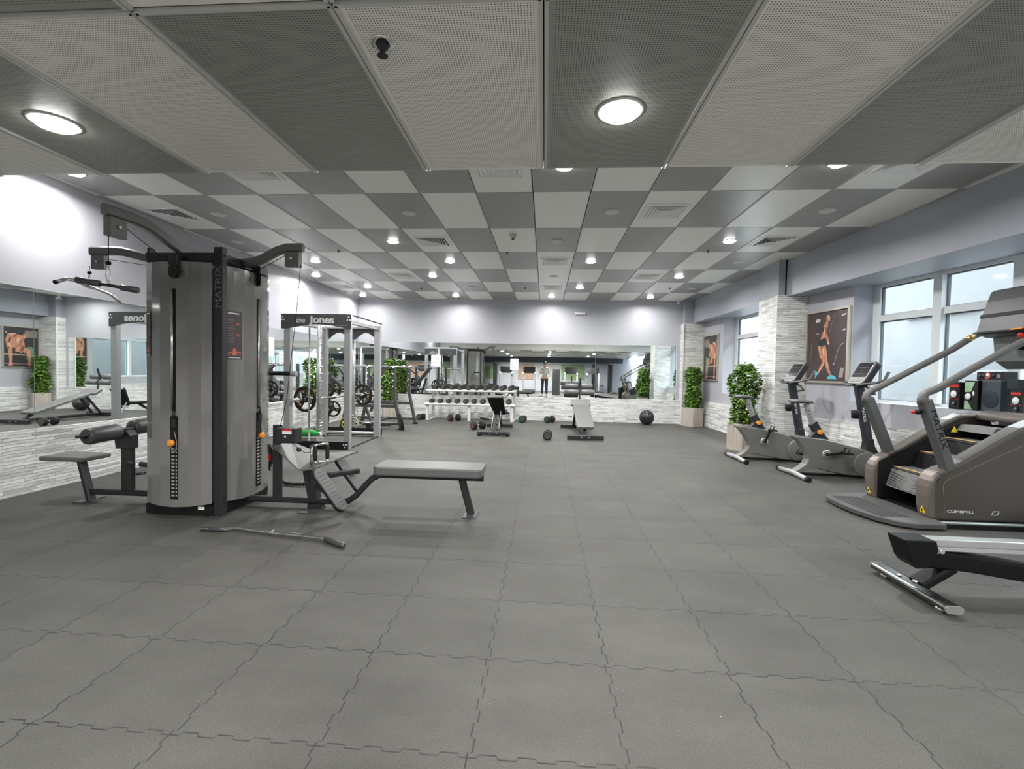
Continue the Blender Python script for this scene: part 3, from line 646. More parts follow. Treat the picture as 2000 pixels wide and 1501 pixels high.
def carabiner(c, parent, h=0.1, w=0.03):
    x, y, z = c; m = MB(); pts = []
    for k in range(16):
        a = 2*math.pi*k/16; pts.append((x, y+w*0.5*math.sin(a)*(1.15 if math.cos(a) < 0 else 0.8), z+h/2*math.cos(a)))
    m.tube(pts, 0.004, 8, closed=True); m.cyl((x, y, z+h/2), (x, y, z+h/2+0.015), 0.006, 8); m.build('carabiner', CHR, parent)
    MB().lathe((x, y, z+h/2+0.012), (0, 0, 1), [(0, 0.009), (0.006, 0.016), (0.02, 0.016), (0.027, 0.008)], 16).build('rubber_stopper', BLK, parent)
carabiner((-2.95, 2.934, 1.835), T)
carabiner((-4.062, 3.86, 1.98), T, 0.07)
# lat pulldown station on the left
w = MB().bar((X0, 3.87, 0.078), (-4.10, 3.87, 0.078), 0.05, 0.05).build('floor_beam', CHAR, T)
MB().bar((-3.713, 3.87, 0.105), (-3.713, 3.87, 0.50), 0.065, 0.10, (1, 0, 0)).build('pad_post', CHAR, T)
m = MB(); m.prism([(-3.785, 3.82, 0.48), (-3.65, 3.82, 0.48), (-3.65, 3.82, 0.60), (-3.70, 3.82, 0.655), (-3.76, 3.82, 0.655), (-3.80, 3.82, 0.60)], (0, 0.09, 0)); m.build('pad_bracket', CHAR, T, bevel=0.004)
MB().cyl((-3.70, 3.40, 0.645), (-3.70, 4.30, 0.665), 0.012, 12).build('pad_axle', CHAR, T)
for y0, y1, z0, z1, nm_ in ((3.50, 3.80, 0.630, 0.640, 1), (3.92, 4.22, 0.655, 0.665, 2)):
    m = MB(); a = Vector((-3.73, y0, z0)); b_ = Vector((-3.73, y1, z1)); L_ = (b_-a).length
    m.lathe(a, b_-a, [(0, 0.022), (0.001, 0.05), (0.012, 0.063), (0.03, 0.068), (L_-0.03, 0.068), (L_-0.01, 0.06), (L_, 0.03)], 28); rp = m.build('roller_pad', DVIN, T)
    m = MB()
    for k in range(14):
        t = 2*math.pi*k/14; m.bar((-3.73+0.03*math.cos(t), y0-0.002, z0+0.03*math.sin(t)), (-3.73+0.064*math.cos(t), y0+0.03, z0+0.064*math.sin(t)), 0.004, 0.004)
    m.cyl((-3.73, y0-0.012, z0), (-3.73, y0+0.001, z0), 0.018, 16)
    m.build('end_pleats', BLK, rp)
m = MB(); m.lathe((-3.80, 3.80, 0.60), (0, -1, 0), [(0, 0.010), (0.02, 0.012), (0.024, 0.024), (0.05, 0.026), (0.06, 0.016)], 18); m.build('adjuster_knob', ORG, T)
m = MB(); m.prism([(-4.415, 3.725, 0.368), (-3.995, 3.725, 0.368), (-3.99, 3.99, 0.368), (-4.37, 4.00, 0.368)], (0, 0, 0.042)); m.build('seat_pad', VIN, T, bevel=0.012)
MB().bar((-4.165, 3.87, 0.366), (-4.07, 3.87, 0.0), 0.07, 0.05, (1, 0, 0)).build('seat_leg', CHAR, T)
MB().box((-4.08, 3.86, 0.004), (0.10, 0.22, 0.008)).build('foot_plate', GUN, T)
m = MB(); m.path([(-3.67, 3.95, 0.32), (-3.60, 3.95, 0.315), (-3.50, 3.95, 0.25), (-3.27, 3.95, 0.24)], 0.04, 0.045); m.cyl((-3.66, 3.9, 0.24), (-3.58, 3.9, 0.25), 0.012, 10); m.cyl((-3.68, 3.83, 0.36), (-3.64, 3.83, 0.36), 0.014, 10); m.build('link_arm', GUN, T)
# seated row station on the right
MB().path([(X1, 3.9, 0.062), (-1.74, 3.9, 0.062), (-1.68, 3.9, 0.075), (-1.62, 3.9, 0.12), (-1.53, 3.9, 0.22), (-1.47, 3.9, 0.28), (-1.40, 3.9, 0.312), (-0.50, 3.9, 0.312)], 0.055, 0.05).build('bench_rail', CHAR, T)
m = MB(); pr2 = [(px*1, py) for px, py in rrect(0.92, 0.33, 0.05)]
m.prism([(-0.955+a, 3.885+b_, 0.342) for a, b_ in pr2], (0, 0, 0.075)); m.build('bench_pad', VIN, T, bevel=0.014)
MB().bar((-0.685, 3.9, 0.29), (-0.605, 3.9, 0.004), 0.055, 0.06, (1, 0, 0)).build('bench_leg', CHAR, T)
MB().box((-0.60, 3.86, 0.004), (0.11, 0.20, 0.008)).build('foot_plate', GUN, T)
MB().bar((-2.335, 3.9, 0.087), (-2.335, 3.9, 0.72), 0.05, 0.075, (1, 0, 0)).build('pulley_post', CHAR, T)
m = MB().b2(-2.295, -2.12, 3.80, 3.91, 0.575, 0.705).build('pulley_cover', CHAR, T, bevel=0.006)
q = MB().b2(-2.235, -2.152, 3.7985, 3.7998, 0.655, 0.70).build('warning_label', PAPER, m); MB().b2(-2.235, -2.152, 3.7975, 3.7984, 0.682, 0.70).build('label_band', RED, q)
MB().cyl((-2.205, 3.79, 0.635), (-2.205, 3.80, 0.635), 0.011, 12).build('bolt', CHR, m)
MB().bar((-2.045, 3.9, 0.335), (-1.99, 3.9, 0.06), 0.10, 0.085, (1, 0, 0)).build('foot_frame_mast', CHAR, T)
MB().b2(-2.03, -1.925, 3.84, 3.95, 0.008, 0.045).build('mast_base', CHAR, T); MB().box((-1.975, 3.83, 0.004), (0.14, 0.22, 0.008)).build('foot_plate', GUN, T)
m = MB(); pt = [(-2.33, 3.80, 0.545), (-2.05, 3.74, 0.355), (-1.93, 3.76, 0.365), (-1.80, 3.98, 0.42), (-1.74, 4.22, 0.44), (-2.03, 4.06, 0.44), (-2.28, 4.0, 0.555)]
m.prism(pt, (0, 0, 0.012)); m.build('cable_shield', mat('grey_sheet_metal', (0.125, 0.125, 0.12), 0.45, 0.4, noise=0.05), T)
m = MB(); m.bar((-2.03, 3.85, 0.27), (-1.72, 4.2, 0.27), 0.04, 0.05); m.bar((-1.95, 3.88, 0.2), (-1.78, 3.62, 0.24), 0.05, 0.05); m.build('foot_crossbar', CHAR, T)
def footpad(c):
    m = MB(); u = Vector((0.60, 0.0, -0.80)).normalized(); v = Vector((0.10, 1, 0.05)).normalized(); n = u.cross(v).normalized()
    ps = [Vector(c)+u*a*1.0+v*b_ for a, b_ in rrect(0.40, 0.135, 0.066, 7)]
    m.prism(ps, n*0.012); o = m.build('foot_pad', mat('rubber_foot_pad', (0.095, 0.10, 0.099), 0.55, noise=0.12, nscale=60, bump=0.6, bscale=180), T)
    m = MB(); ps = [Vector(c)+u*a+v*b_-n*0.014 for a, b_ in rrect(0.415, 0.150, 0.072, 7)]; m.prism(ps, n*0.013); m.build('pad_plate', BLK, o)
    gr = MB()
    for k in range(-5, 6):
        a = Vector(c)+u*(k*0.032)+n*0.0125; gr.bar(a-v*0.045, a+v*0.045, 0.004, 0.003, n)
    gr.build('grip_ribs', mat('rubber_ribs', (0.055, 0.058, 0.058), 0.6), o)
footpad((-1.715, 3.60, 0.245)); footpad((-1.79, 4.16, 0.245))
# double D handle parked on the shield
H = root('rowing_attachment', (-1.95, 3.85, 0.4), 'chrome V-shaped rowing handle with two black grips on the low row station', 'cable attachment')
m = MB(); m.tube([(-2.0, 3.85, 0.555), (-1.88, 3.85, 0.575)], 0.010, 8); m.tube([(-2.0, 3.85, 0.555), (-2.0, 3.85, 0.40)], 0.014, 8)
for x, y in ((-1.94, 3.80), (-1.882, 3.90)): m.tube([(x, y, 0.572), (x, y, 0.55)], 0.011, 8); m.tube([(x, y, 0.435), (x+0.004, y, 0.405)], 0.012, 8); m.tube([(-2.0, 3.85, 0.42), (x+0.004, y, 0.405)], 0.007, 8)
m.tube([(-1.88, 3.90, 0.572), (-1.94, 3.80, 0.572)], 0.008, 8); m.build('frame', CHR, H)
for x, y in ((-1.94, 3.80), (-1.882, 3.90)): MB().lathe((x, y, 0.435), (0, 0, 1), [(0, 0.015), (0.02, 0.017), (0.06, 0.018), (0.10, 0.017), (0.115, 0.014)], 16).build('grip', RUB, H)
m = MB(); m.tube([(-2.13, 3.8, 0.57), (-2.08, 3.79, 0.53), (-2.03, 3.8, 0.50), (-1.99, 3.84, 0.50)], 0.003, 6); m.sph((-2.08, 3.79, 0.528), 0.02); m.build('cable_end', CHAR, H)
# chrome/dark bars hanging from the arms
B1 = root('pulldown_bar', (-2.95, 2.934, 1.76), 'dark straight pulldown bar with fat grips hanging from the front arm cable', 'cable bar')
a, b_ = Vector((-3.14, 2.90, 1.790)), Vector((-2.78, 2.975, 1.735)); d = b_-a; 
MB().cyl(a, b_, 0.011, 12).build('shaft', CHAR, B1)
for t0, t1 in ((-0.02, 0.38), (0.72, 1.02)): MB().lathe(a+d*t0, d, [(0, 0.017), (0.004, 0.021), (d.length*(t1-t0)-0.004, 0.021), (d.length*(t1-t0), 0.015)], 18).build('grip', DVIN, B1)
MB().tube([(-2.952, 2.934, 1.766), (-2.95, 2.934, 1.79)], 0.006, 8).build('eyelet', CHR, B1)
B2 = root('lat_bar', (-4.05, 3.86, 1.90), 'long bent chrome lat bar hanging from the left arm of the tower', 'cable bar')
m = MB(); m.tube([(-4.06, 3.58, 1.905), (-4.06, 3.66, 1.945), (-4.06, 3.72, 1.945), (-4.06, 3.86, 1.920), (-4.06, 4.02, 1.890), (-4.06, 4.07, 1.875), (-4.06, 4.16, 1.815)], 0.0155, 14); m.build('shaft', CHR, B2)
MB().lathe((-4.06, 3.575, 1.902), (0, -1, -0.4), [(-0.005, 0.017), (0.012, 0.018), (0.016, 0.012)], 16).build('end_cap', BLK, B2)
MB().lathe((-4.06, 3.81, 1.929), (0, 1, -0.18), [(0, 0.016), (0.003, 0.021), (0.08, 0.021), (0.083, 0.016)], 16).build('swivel_collar', CHR, B2); MB().cyl((-4.062, 3.86, 1.93), (-4.062, 3.86, 1.955), 0.006, 8).build('eyelet', CHR, B2)
# back of tower: dip bar, low pulley, rope
m = MB(); m.cyl((-2.95, 4.6, 1.165), (-2.60, 4.6, 1.165), 0.022, 14); m.build('rear_handle', BLK, T); m = MB(); m.cyl((-2.61, 4.6, 1.165), (-2.555, 4.6, 1.165), 0.028, 14); m.bar((-2.95, 4.27, 1.165), (-2.95, 4.62, 1.165), 0.05, 0.05); m.build('rear_handle_cap', SILV, T)
m = MB(); m.prism([(-2.86, 4.5, 0.45), (-2.78, 4.5, 0.44), (-2.73, 4.5, 0.36), (-2.74, 4.5, 0.30), (-2.78, 4.5, 0.20), (-2.76, 4.5, 0.17), (-2.86, 4.5, 0.18)], (0, 0.03, 0)); m.bar((-2.85, 4.27, 0.3), (-2.85, 4.5, 0.3), 0.05, 0.05); o = m.build('rear_pulley_arm', CHAR, T); MB().b2(-2.80, -2.765, 4.498, 4.4995, 0.27, 0.34).build('warning_label', RED, o)
R_ = root('triceps_rope', (-2.55, 4.6, 0), 'black braided triceps rope lying on the floor behind the tower', 'rope attachment')
m = MB(); P_ = [(-2.72, 4.62, 0.03), (-2.66, 4.60, 0.02), (-2.56, 4.57, 0.02), (-2.46, 4.58, 0.022), (-2.40, 4.60, 0.03)]
for s in (0, 1):
    q = []
    for k in range(41):
        t = k/40*(len(P_)-1); i = min(int(t), len(P_)-2); p = Vector(P_[i]).lerp(Vector(P_[i+1]), t-i); an = k*0.9+s*math.pi; q.append(p+Vector((0, math.cos(an)*0.009, 0.002+math.sin(an)*0.009)))
    m.tube(q, 0.011, 8)
m.build('rope', RUB, R_); m = MB(); m.sph((-2.39, 4.60, 0.035), 0.033); m.build('knob', RUB, R_); m = MB(); m.tube([(-2.76+0.02*math.cos(t), 4.62, 0.055+0.035*math.sin(t)) for t in [2*math.pi*k/12 for k in range(12)]], 0.005, 8, closed=True); m.build('ring', CHR, R_)
# lat bar on the floor in front
B3 = root('floor_lat_bar', (-1.95, 3.2, 0), 'bent chrome lat bar lying on the floor in front of the tower', 'cable bar')
P_ = [(-2.52, 3.225, 0.018), (-2.34, 3.235, 0.02), (-2.27, 3.27, 0.022), (-1.95, 3.20, 0.022), (-1.60, 3.15, 0.022), (-1.52, 3.13, 0.02), (-1.34, 3.03, 0.018)]
MB().tube(P_, 0.0155, 14).build('shaft', CHR, B3)
for a, b_, m_ in ((P_[0], P_[1], 'a'), (P_[5], P_[6], 'b')):
    a, b_ = Vector(a), Vector(b_); d = b_-a
    if m_ == 'a': a = a+d*0.35; d = d*0.62
    MB().lathe(a, d, [(0, 0.014), (0.003, 0.018), (d.length-0.003, 0.018), (d.length+0.004, 0.013)], 16).build('grip', GUN, B3)
MB().lathe((-1.975, 3.207, 0.022), (1, -0.15, 0), [(-0.02, 0.014), (-0.017, 0.018), (0.03, 0.018), (0.033, 0.014)], 16).build('swivel_collar', CHR, B3)
# ------------------------------------------------------------------ exercise bikes (local: x forward, origin under rear stabiliser)
def make_bike(loc, label, crank):
    r = root('exercise_bike', loc, label, 'exercise bike', 'upright exercise bikes by the window wall')
    ox, oy, oz = loc
    def G(x, y, z): return (ox+x, oy+y, oz+z)
    # shell outline in side view: x 0 = rear foot
    out = [(-0.04, 0.50), (0.02, 0.45), (0.09, 0.355), (0.135, 0.27), (0.145, 0.22), (0.12, 0.16), (0.06, 0.105), (0.0, 0.065), (0.03, 0.05), (0.10, 0.065), (0.17, 0.10), (0.26, 0.105), (0.40, 0.07), (0.60, 0.035), (0.80, 0.022), (0.90, 0.03), (0.985, 0.09), (1.02, 0.17), (1.00, 0.25), (0.93, 0.31), (0.85, 0.345), (0.70, 0.385), (0.50, 0.44), (0.33, 0.475), (0.15, 0.492), (0.02, 0.505)]
    rings = []
    for y, s in ((-0.058, 0.93), (-0.052, 0.975), (-0.035, 1.0), (0.035, 1.0), (0.052, 0.975), (0.058, 0.93)):
        cx, cz = 0.5, 0.26; rings.append([G(cx+(x-cx)*(s if s == 1 else s+0.01), y, cz+(z-cz)*s) for x, z in out])
    m = MB(); m.loft(rings, smooth=False); m.build('shell', BIKEG, r)
    for sy in (-1, 1):
        m = MB(); m.lathe(G(0.83, sy*0.057, 0.175), (0, sy, 0), [(0, 0.155), (0.008, 0.150), (0.012, 0.13), (0.013, 0.02)], 36); m.build('flywheel_cover', mat('bike_cover_grey', (0.215, 0.215, 0.21), 0.36, 0.3, noise=0.03), r)
    m = MB(); m.tube([G(0.0, -0.33, 0.032), G(0.0, -0.2, 0.034), G(0.005, 0, 0.045), G(0.0, 0.2, 0.034), G(0.0, 0.33, 0.032)], [0.028, 0.029, 0.031, 0.029, 0.028], 16); st_ = m.build('rear_stabiliser', SILV, r)
    for sy in (-1, 1): MB().lathe(G(0.0, sy*0.33, 0.032), (0, sy, 0), [(-0.012, 0.0315), (0.03, 0.0315), (0.036, 0.026)], 16).build('end_cap', BLK, st_)
    m = MB(); m.cyl(G(0.93, -0.27, 0.03), G(0.93, 0.27, 0.03), 0.028, 14); m.bar(G(0.05, 0, 0.03), G(0.93, 0, 0.02), 0.05, 0.03); m.build('front_stabiliser', BLK, r)
    m = MB(); m.bar(G(0.335, 0, 0.46), G(0.215, 0, 0.66), 0.07, 0.10, (1, 0, 0)); m.prism([G(0.18, -0.04, 0.49), G(0.40, -0.04, 0.465), G(0.34, -0.04, 0.52), G(0.26, -0.04, 0.60)], (0, 0.08, 0)); m.build('seat_sleeve', mat('dark_blue_grey_plastic', (0.022, 0.026, 0.034), 0.4), r, bevel=0.006)
    sp = MB().bar(G(0.225, 0, 0.62), G(0.135, 0, 0.895), 0.045, 0.065, (1, 0, 0)).build('seat_post', SILV, r)
    m = MB()
    for k in range(4): m.cyl(G(0.19-0.0135*k, -0.026, 0.69+0.04*k), G(0.19-0.0135*k, -0.0226, 0.69+0.04*k), 0.007, 10)
    m.build('height_holes', BLK, sp)
    m = MB(); m.lathe(G(0.275, -0.036, 0.555), (0, -1, 0), [(0, 0.015), (0.014, 0.03), (0.034, 0.031), (0.04, 0.022)], 20); m.build('adjuster_knob', ORG, r)
    # saddle
    rings = []
    for x, w, z, h in ((-0.06, 0.07, 0.925, 0.03), (-0.04, 0.11, 0.928, 0.05), (0.03, 0.125, 0.93, 0.055), (0.09, 0.085, 0.925, 0.05), (0.15, 0.045, 0.922, 0.042), (0.20, 0.03, 0.918, 0.034), (0.215, 0.018, 0.914, 0.022)):
        rings.append([G(x, w*math.cos(t), z+h*0.5*math.sin(t)) for t in [2*math.pi*k/16 for k in range(16)]])
    m = MB(); m.loft(rings); m.build('saddle', mat('saddle_grey', (0.10, 0.10, 0.10), 0.5, noise=0.1), r)
    m = MB()
    m.bar(G(0.90, 0, 0.30), G(0.745, 0, 1.12), 0.075, 0.095, (1, 0, 0)); col_ = m.build('console_column', mat('dark_blue_grey_plastic', (0.022, 0.026, 0.034), 0.4), r)
    text('column_lettering', 'MATRIX', 0.05, G(0.790, -0.0405, 0.78), (0.18, 0, -1), (1, 0, 0.18), WHT, col_) if crank else None
    m = MB(); m.prism([G(0.82, -0.05, 0.34), G(1.0, -0.05, 0.28), G(0.93, -0.05, 0.40), G(0.915, -0.05, 0.49), G(0.835, -0.05, 0.48)], (0, 0.10, 0)); m.build('column_boot', CHAR, r, bevel=0.01)
    # bottle holder
    m = MB(); m.loft([[G(0.68+rr*math.cos(t), -0.06+rr*math.sin(t), z) for t in [2*math.pi*k/20 for k in range(20)]] for z, rr in ((0.735, 0.032), (0.74, 0.043), (0.83, 0.048), (0.832, 0.044), (0.76, 0.038))]); m.bar(G(0.71, -0.03, 0.79), G(0.80, 0.0, 0.80), 0.03, 0.04); m.build('bottle_holder', BLK, r)
    # console: tilted slab
    n = Vector((-0.76, 0, 0.45)).normalized(); u = Vector((0.45, 0, 0.76)).normalized(); c0 = Vector(G(0.765, 0, 1.295))
    def slab(w, h, rr, d0, d1, name, mt, par, dc=0.0, sk=0.0):
        ps = [c0+u*(b2+dc)+Vector((0, a2*(1+sk*b2), 0))+n*d0 for a2, b2 in rrect(w, h, rr)]; q = MB(); q.prism(ps, n*(d1-d0)); return q.build(name, mt, par, bevel=0.004)
    cs = slab(0.30, 0.33, 0.05, -0.075, -0.012, 'console_housing', CHAR, r)
    slab(0.285, 0.315, 0.045, -0.012, 0.0, 'console_bezel', mat('console_grey', (0.14, 0.14, 0.14), 0.35), cs)
    slab(0.255, 0.20, 0.02, 0.0, 0.003, 'display', mat('display_black', (0.012, 0.012, 0.014), 0.12), cs, 0.035)
    q = MB()
    for a2 in range(-4, 5):
        for b2 in (-0.105, -0.125): q.sph(c0+u*b2+Vector((0, a2*0.024, 0))+n*0.001, 0.006, seg=8)
    for a2 in range(-3, 4):
        for b2 in (-0.02, 0.03, 0.07): q.box(c0+u*b2+Vector((0, a2*0.03, 0))+n*0.004, (0.004, 0.014, 0.004))
    q.build('buttons', mat('button_grey', (0.35, 0.36, 0.36), 0.4), cs)
    # handlebars: bullhorns plus a lower loop
    hb = MB()
    for sy in (-1, 1):
        hb.tube([G(0.70, sy*0.03, 1.135), G(0.665, sy*0.10, 1.14), G(0.68, sy*0.20, 1.155), G(0.76, sy*0.26, 1.17), G(0.85, sy*0.265, 1.20), G(0.905, sy*0.255, 1.30)], [0.013, 0.014, 0.015, 0.016, 0.017, 0.016], 12)
        hb.tube([G(0.745, sy*0.05, 1.14), G(0.79, sy*0.14, 1.10), G(0.84, sy*0.14, 1.04), G(0.80, sy*0.03, 1.02)], 0.012, 10)
    hb.build('handlebar', mat('handlebar_grey', (0.11, 0.11, 0.11), 0.45, 0.3), r)
    # crank
    m = MB(); m.lathe(G(0.36, -0.058, 0.285), (0, -1, 0), [(0, 0.055), (0.006, 0.055), (0.008, 0.04), (0.009, 0.02)], 28); ck = m.build('crank_disc', mat('crank_silver', (0.5, 0.5, 0.49), 0.35, 0.6), r)
    m = MB()
    for k in range(8):
        t = 2*math.pi*k/8; m.cyl(G(0.36+0.037*math.cos(t), -0.0665, 0.285+0.037*math.sin(t)), G(0.36+0.037*math.cos(t), -0.064, 0.285+0.037*math.sin(t)), 0.006, 8)
    m.build('disc_holes', BLK, ck)
    for sy, ang in ((-1, crank), (1, crank+180)):
        ca, sa = math.cos(math.radians(ang)), math.sin(math.radians(ang)); yy = sy*0.085
        m = MB(); m.cyl(G(0.36, sy*0.06, 0.285), G(0.36, sy*0.095, 0.285), 0.018, 14); m.bar(G(0.36, yy, 0.285), G(0.36+0.19*ca, yy, 0.285+0.19*sa), 0.018, 0.03); m.build('crank_arm', BLK, r)
        m = MB(); px, pz = 0.36+0.19*ca, 0.285+0.19*sa; m.b2(*[v for v in (ox+px-0.045, ox+px+0.045)], *sorted((oy+sy*0.10, oy+sy*0.20)), oz+pz-0.012, oz+pz+0.012); pd = m.build('pedal', BLK, r, bevel=0.005)
        m = MB(); m.tube([G(px-0.02, sy*0.11, pz+0.01), G(px, sy*0.11, pz+0.06), G(px, sy*0.19, pz+0.06), G(px-0.02, sy*0.19, pz+0.01)], 0.007, 6); m.build('pedal_strap', RUB, pd)
    return r
make_bike((3.10, 5.92, 0), 'grey upright exercise bike with orange knob, nearer of the pair, behind the stair climber', 10)
make_bike((2.82, 6.91, 0), 'grey upright exercise bike farther back, in front of the potted plant and stone pillar', 68)
# ------------------------------------------------------------------ stair climber
S = root('stair_climber', (3.7, 4.4, 0), 'large taupe stair climbing machine with long angled handrails at the right edge', 'stair climber')
YN, YFR = 4.07, 4.86
def side(y0, y1, name):
    out = [(3.285, 0.045), (3.262, 0.20), (3.262, 0.36), (3.285, 0.405), (3.33, 0.44), (3.50, 0.545), (3.72, 0.69), (3.93, 0.825), (4.06, 0.88), (4.20, 0.885), (4.33, 0.84), (4.40, 0.72), (4.42, 0.5), (4.42, 0.045)]
    m = MB(); m.prism([(x, y0, z) for x, z in out], (0, y1-y0, 0)); return m.build(name, TAUPE, S, bevel=0.02)
n1 = side(YN, YN+0.10, 'side_shell'); f1 = side(YFR-0.09, YFR, 'side_shell')
# rounded front fenders
for y0, y1 in ((YN-0.0, YN+0.15), (YFR-0.12, YFR+0.0)):
    m = MB(); pr_ = [(3.265, 0.05), (3.243, 0.14), (3.236, 0.24), (3.238, 0.32), (3.248, 0.375), (3.268, 0.415), (3.30, 0.447), (3.335, 0.465), (3.38, 0.49), (3.40, 0.44), (3.34, 0.40), (3.30, 0.35), (3.30, 0.05)]
    m.prism([(x, y0, z) for x, z in pr_], (0, y1-y0, 0)); o = m.build('front_fender', mat('taupe_fender', (0.155, 0.133, 0.114), 0.34, 0.3, noise=0.03), S, bevel=0.022)
    yy = (y0+y1)/2; m = MB(); m.prism([(3.2515, yy-0.03, 0.09), (3.2515, yy+0.03, 0.09), (3.241, yy, 0.148)], (-0.003, 0, 0)); st2 = m.build('warning_triangle', YEL, o); m = MB(); m.b2(3.2405, 3.2425, yy-0.006, yy+0.006, 0.10, 0.122); m.build('warning_symbol', BLK, st2)
# sloping rails between the near and far shells, open channel in between
for y0, y1 in ((YN-0.005, YN+0.13), (YFR-0.11, YFR+0.005)):
    m = MB(); m.prism([(3.30, y0, 0.45), (3.50, y0, 0.555), (3.72, y0, 0.70), (3.93, y0, 0.838), (4.05, y0, 0.895), (4.20, y0, 0.90), (4.36, y0, 0.85), (4.36, y0, 0.82), (4.2, y0, 0.86), (4.06, y0, 0.85), (3.93, y0, 0.79), (3.72, y0, 0.655), (3.5, y0, 0.51), (3.32, y0, 0.41)], (0, y1-y0, 0)); m.build('top_rail', mat('taupe_rail', (0.13, 0.115, 0.10), 0.34, 0.35, noise=0.03), S, bevel=0.012)
m = MB(); m.loft([[(x, YN+0.12, z), (x, YFR-0.1, z)] for x, z in ((4.17, 0.85), (4.18, 0.895), (4.22, 0.925), (4.28, 0.938), (4.34, 0.92), (4.40, 0.86), (4.42, 0.78), (4.42, 0.5))], smooth=True, close=False, caps=False)
o = m.build('rear_hood', mat('taupe_hood', (0.12, 0.106, 0.092), 0.5, 0.1, noise=0.04), S); sol = o.modifiers.new('solid', 'SOLIDIFY'); sol.thickness = 0.02
m = MB(); m.prism([(3.30, YN+0.1, 0.05), (3.30, YN+0.1, 0.32), (3.9, YN+0.1, 0.62), (4.38, YN+0.1, 0.62), (4.38, YN+0.1, 0.05)], (0, 0.004, 0)); m.prism([(3.29, YFR-0.135, 0.05), (3.29, YFR-0.135, 0.42), (3.72, YFR-0.135, 0.66), (4.0, YFR-0.135, 0.80), (4.38, YFR-0.135, 0.80), (4.38, YFR-0.135, 0.05)], (0, 0.012, 0)); m.b2(3.28, 4.38, YN+0.105, YFR-0.11, 0.04, 0.05); m.b2(4.34, 4.38, YN+0.105, YFR-0.11, 0.05, 0.80); m.build('inner_well', BLK, S)
# stairs
TRD = mat('tread_rubber', (0.14, 0.142, 0.14), 0.6, noise=0.1, bump=0.4, bscale=150); ya, yb = YN+0.155, YFR-0.14
for k, (x, z) in enumerate(((3.42, 0.375), (3.66, 0.53), (3.88, 0.67))):
    m = MB(); m.b2(x, x+0.20, ya, yb, z-0.02, z); t = m.build('stair_tread', TRD, S); m = MB(); m.b2(x-0.012, x+0.012, ya+0.01, yb-0.01, z+0.0005, z+0.004); m.build('gold_nosing', mat('gold_strip', (0.62, 0.36, 0.13), 0.4, noise=0.1), t)
    m = MB(); m.prism([(x-0.02, ya, z-0.025), (x+0.0, ya, z-0.025), (x-0.05, ya, z-0.19), (x-0.07, ya, z-0.19)], (0, yb-ya, 0)); rr_ = m.build('stair_riser', TRD if k == 0 else BLK, S)
    m = MB()
    if k == 0:
        for q in range(6): 
            zz = z-0.05-0.022*q; xx = x-0.026-0.3*(z-0.025-zz)+0.002; ym = (ya+yb)/2
            m.bar((xx-0.003, ya+0.02, zz+0.0), (xx-0.003, ym, zz-0.035 if zz-0.035 > z-0.185 else z-0.185), 0.004, 0.004); m.bar((xx-0.003, yb-0.02, zz), (xx-0.003, ym, zz-0.035 if zz-0.035 > z-0.185 else z-0.185), 0.004, 0.004)
        m.build('riser_grooves', BLK, rr_)
    else: m.bm.free()
m = MB(); m.prism([(4.02, ya+0.15, 0.80), (4.12, ya+0.15, 0.80), (4.15, ya+0.15, 0.74), (3.98, ya+0.15, 0.74)], (0, 0.36, 0)); m.build('upper_tread', TRD, S)
m = MB(); m.prism([(3.93, YFR-0.137, 0.72), (3.99, YFR-0.137, 0.72), (3.96, YFR-0.137, 0.78)], (0, -0.002, 0)); m.build('warning_triangle', YEL, S)
# step platform with curved front edge
m = MB(); ol = [(3.30, 4.03), (3.27, 3.925), (3.05, 3.92), (2.93, 3.97), (2.84, 4.10), (2.79, 4.30), (2.78, 4.52), (2.80, 4.72), (2.90, 4.87), (3.10, 4.90), (3.30, 4.90)]
m.prism([(x, y, 0.012) for x, y in ol], (0, 0, 0.045)); pf = m.build('step_platform', mat('platform_grey', (0.07, 0.071, 0.07), 0.5, noise=0.08, bump=0.2), S, bevel=0.008)
m = MB()
for k in range(9):
    x = 2.86+0.028*k; m.tube([(x+0.02, 4.08, 0.0585), (x, 4.25, 0.0585), (x-0.005, 4.45, 0.0585), (x+0.01, 4.74, 0.0585)], 0.003, 6)
m.build('platform_ribs', CHAR, pf)
m = MB(); m.b2(3.27, 4.36, 4.0, 4.86, 0.0, 0.035); m.build('base', BLK, S)
m = MB(); m.bar((3.27, 4.0, 0.05), (4.43, 4.0, 0.05), 0.04, 0.022); m.build('side_skid', mat('skid_grey', (0.20, 0.21, 0.21), 0.4, 0.4), S)
# seam line and lettering on the near shell
m = MB(); sl = [(3.37, YN-0.0006, 0.06), (3.345, YN-0.0006, 0.33), (3.355, YN-0.0006, 0.37), (3.40, YN-0.0006, 0.405), (3.93, YN-0.0006, 0.685), (4.0, YN-0.0006, 0.70), (4.06, YN-0.0006, 0.66), (4.09, YN-0.0006, 0.55)]
m.tube(sl, 0.0016, 5); m.build('panel_seam', mat('seam_highlight', (0.3, 0.28, 0.25), 0.4), n1)
text('model_lettering', 'CLIMBMILL', 0.030, (3.49, YN-0.0012, 0.125), (1, 0, 0), (0, 0, 1), WHT, n1, sx=1.5)
m = MB(); m.tube([(3.73, YN-0.0015, 0.108), (3.775, YN-0.0015, 0.108), (3.79, YN-0.0015, 0.138), (3.745, YN-0.0015, 0.138)], 0.003, 6, closed=True); m.build('badge', WHT, n1)
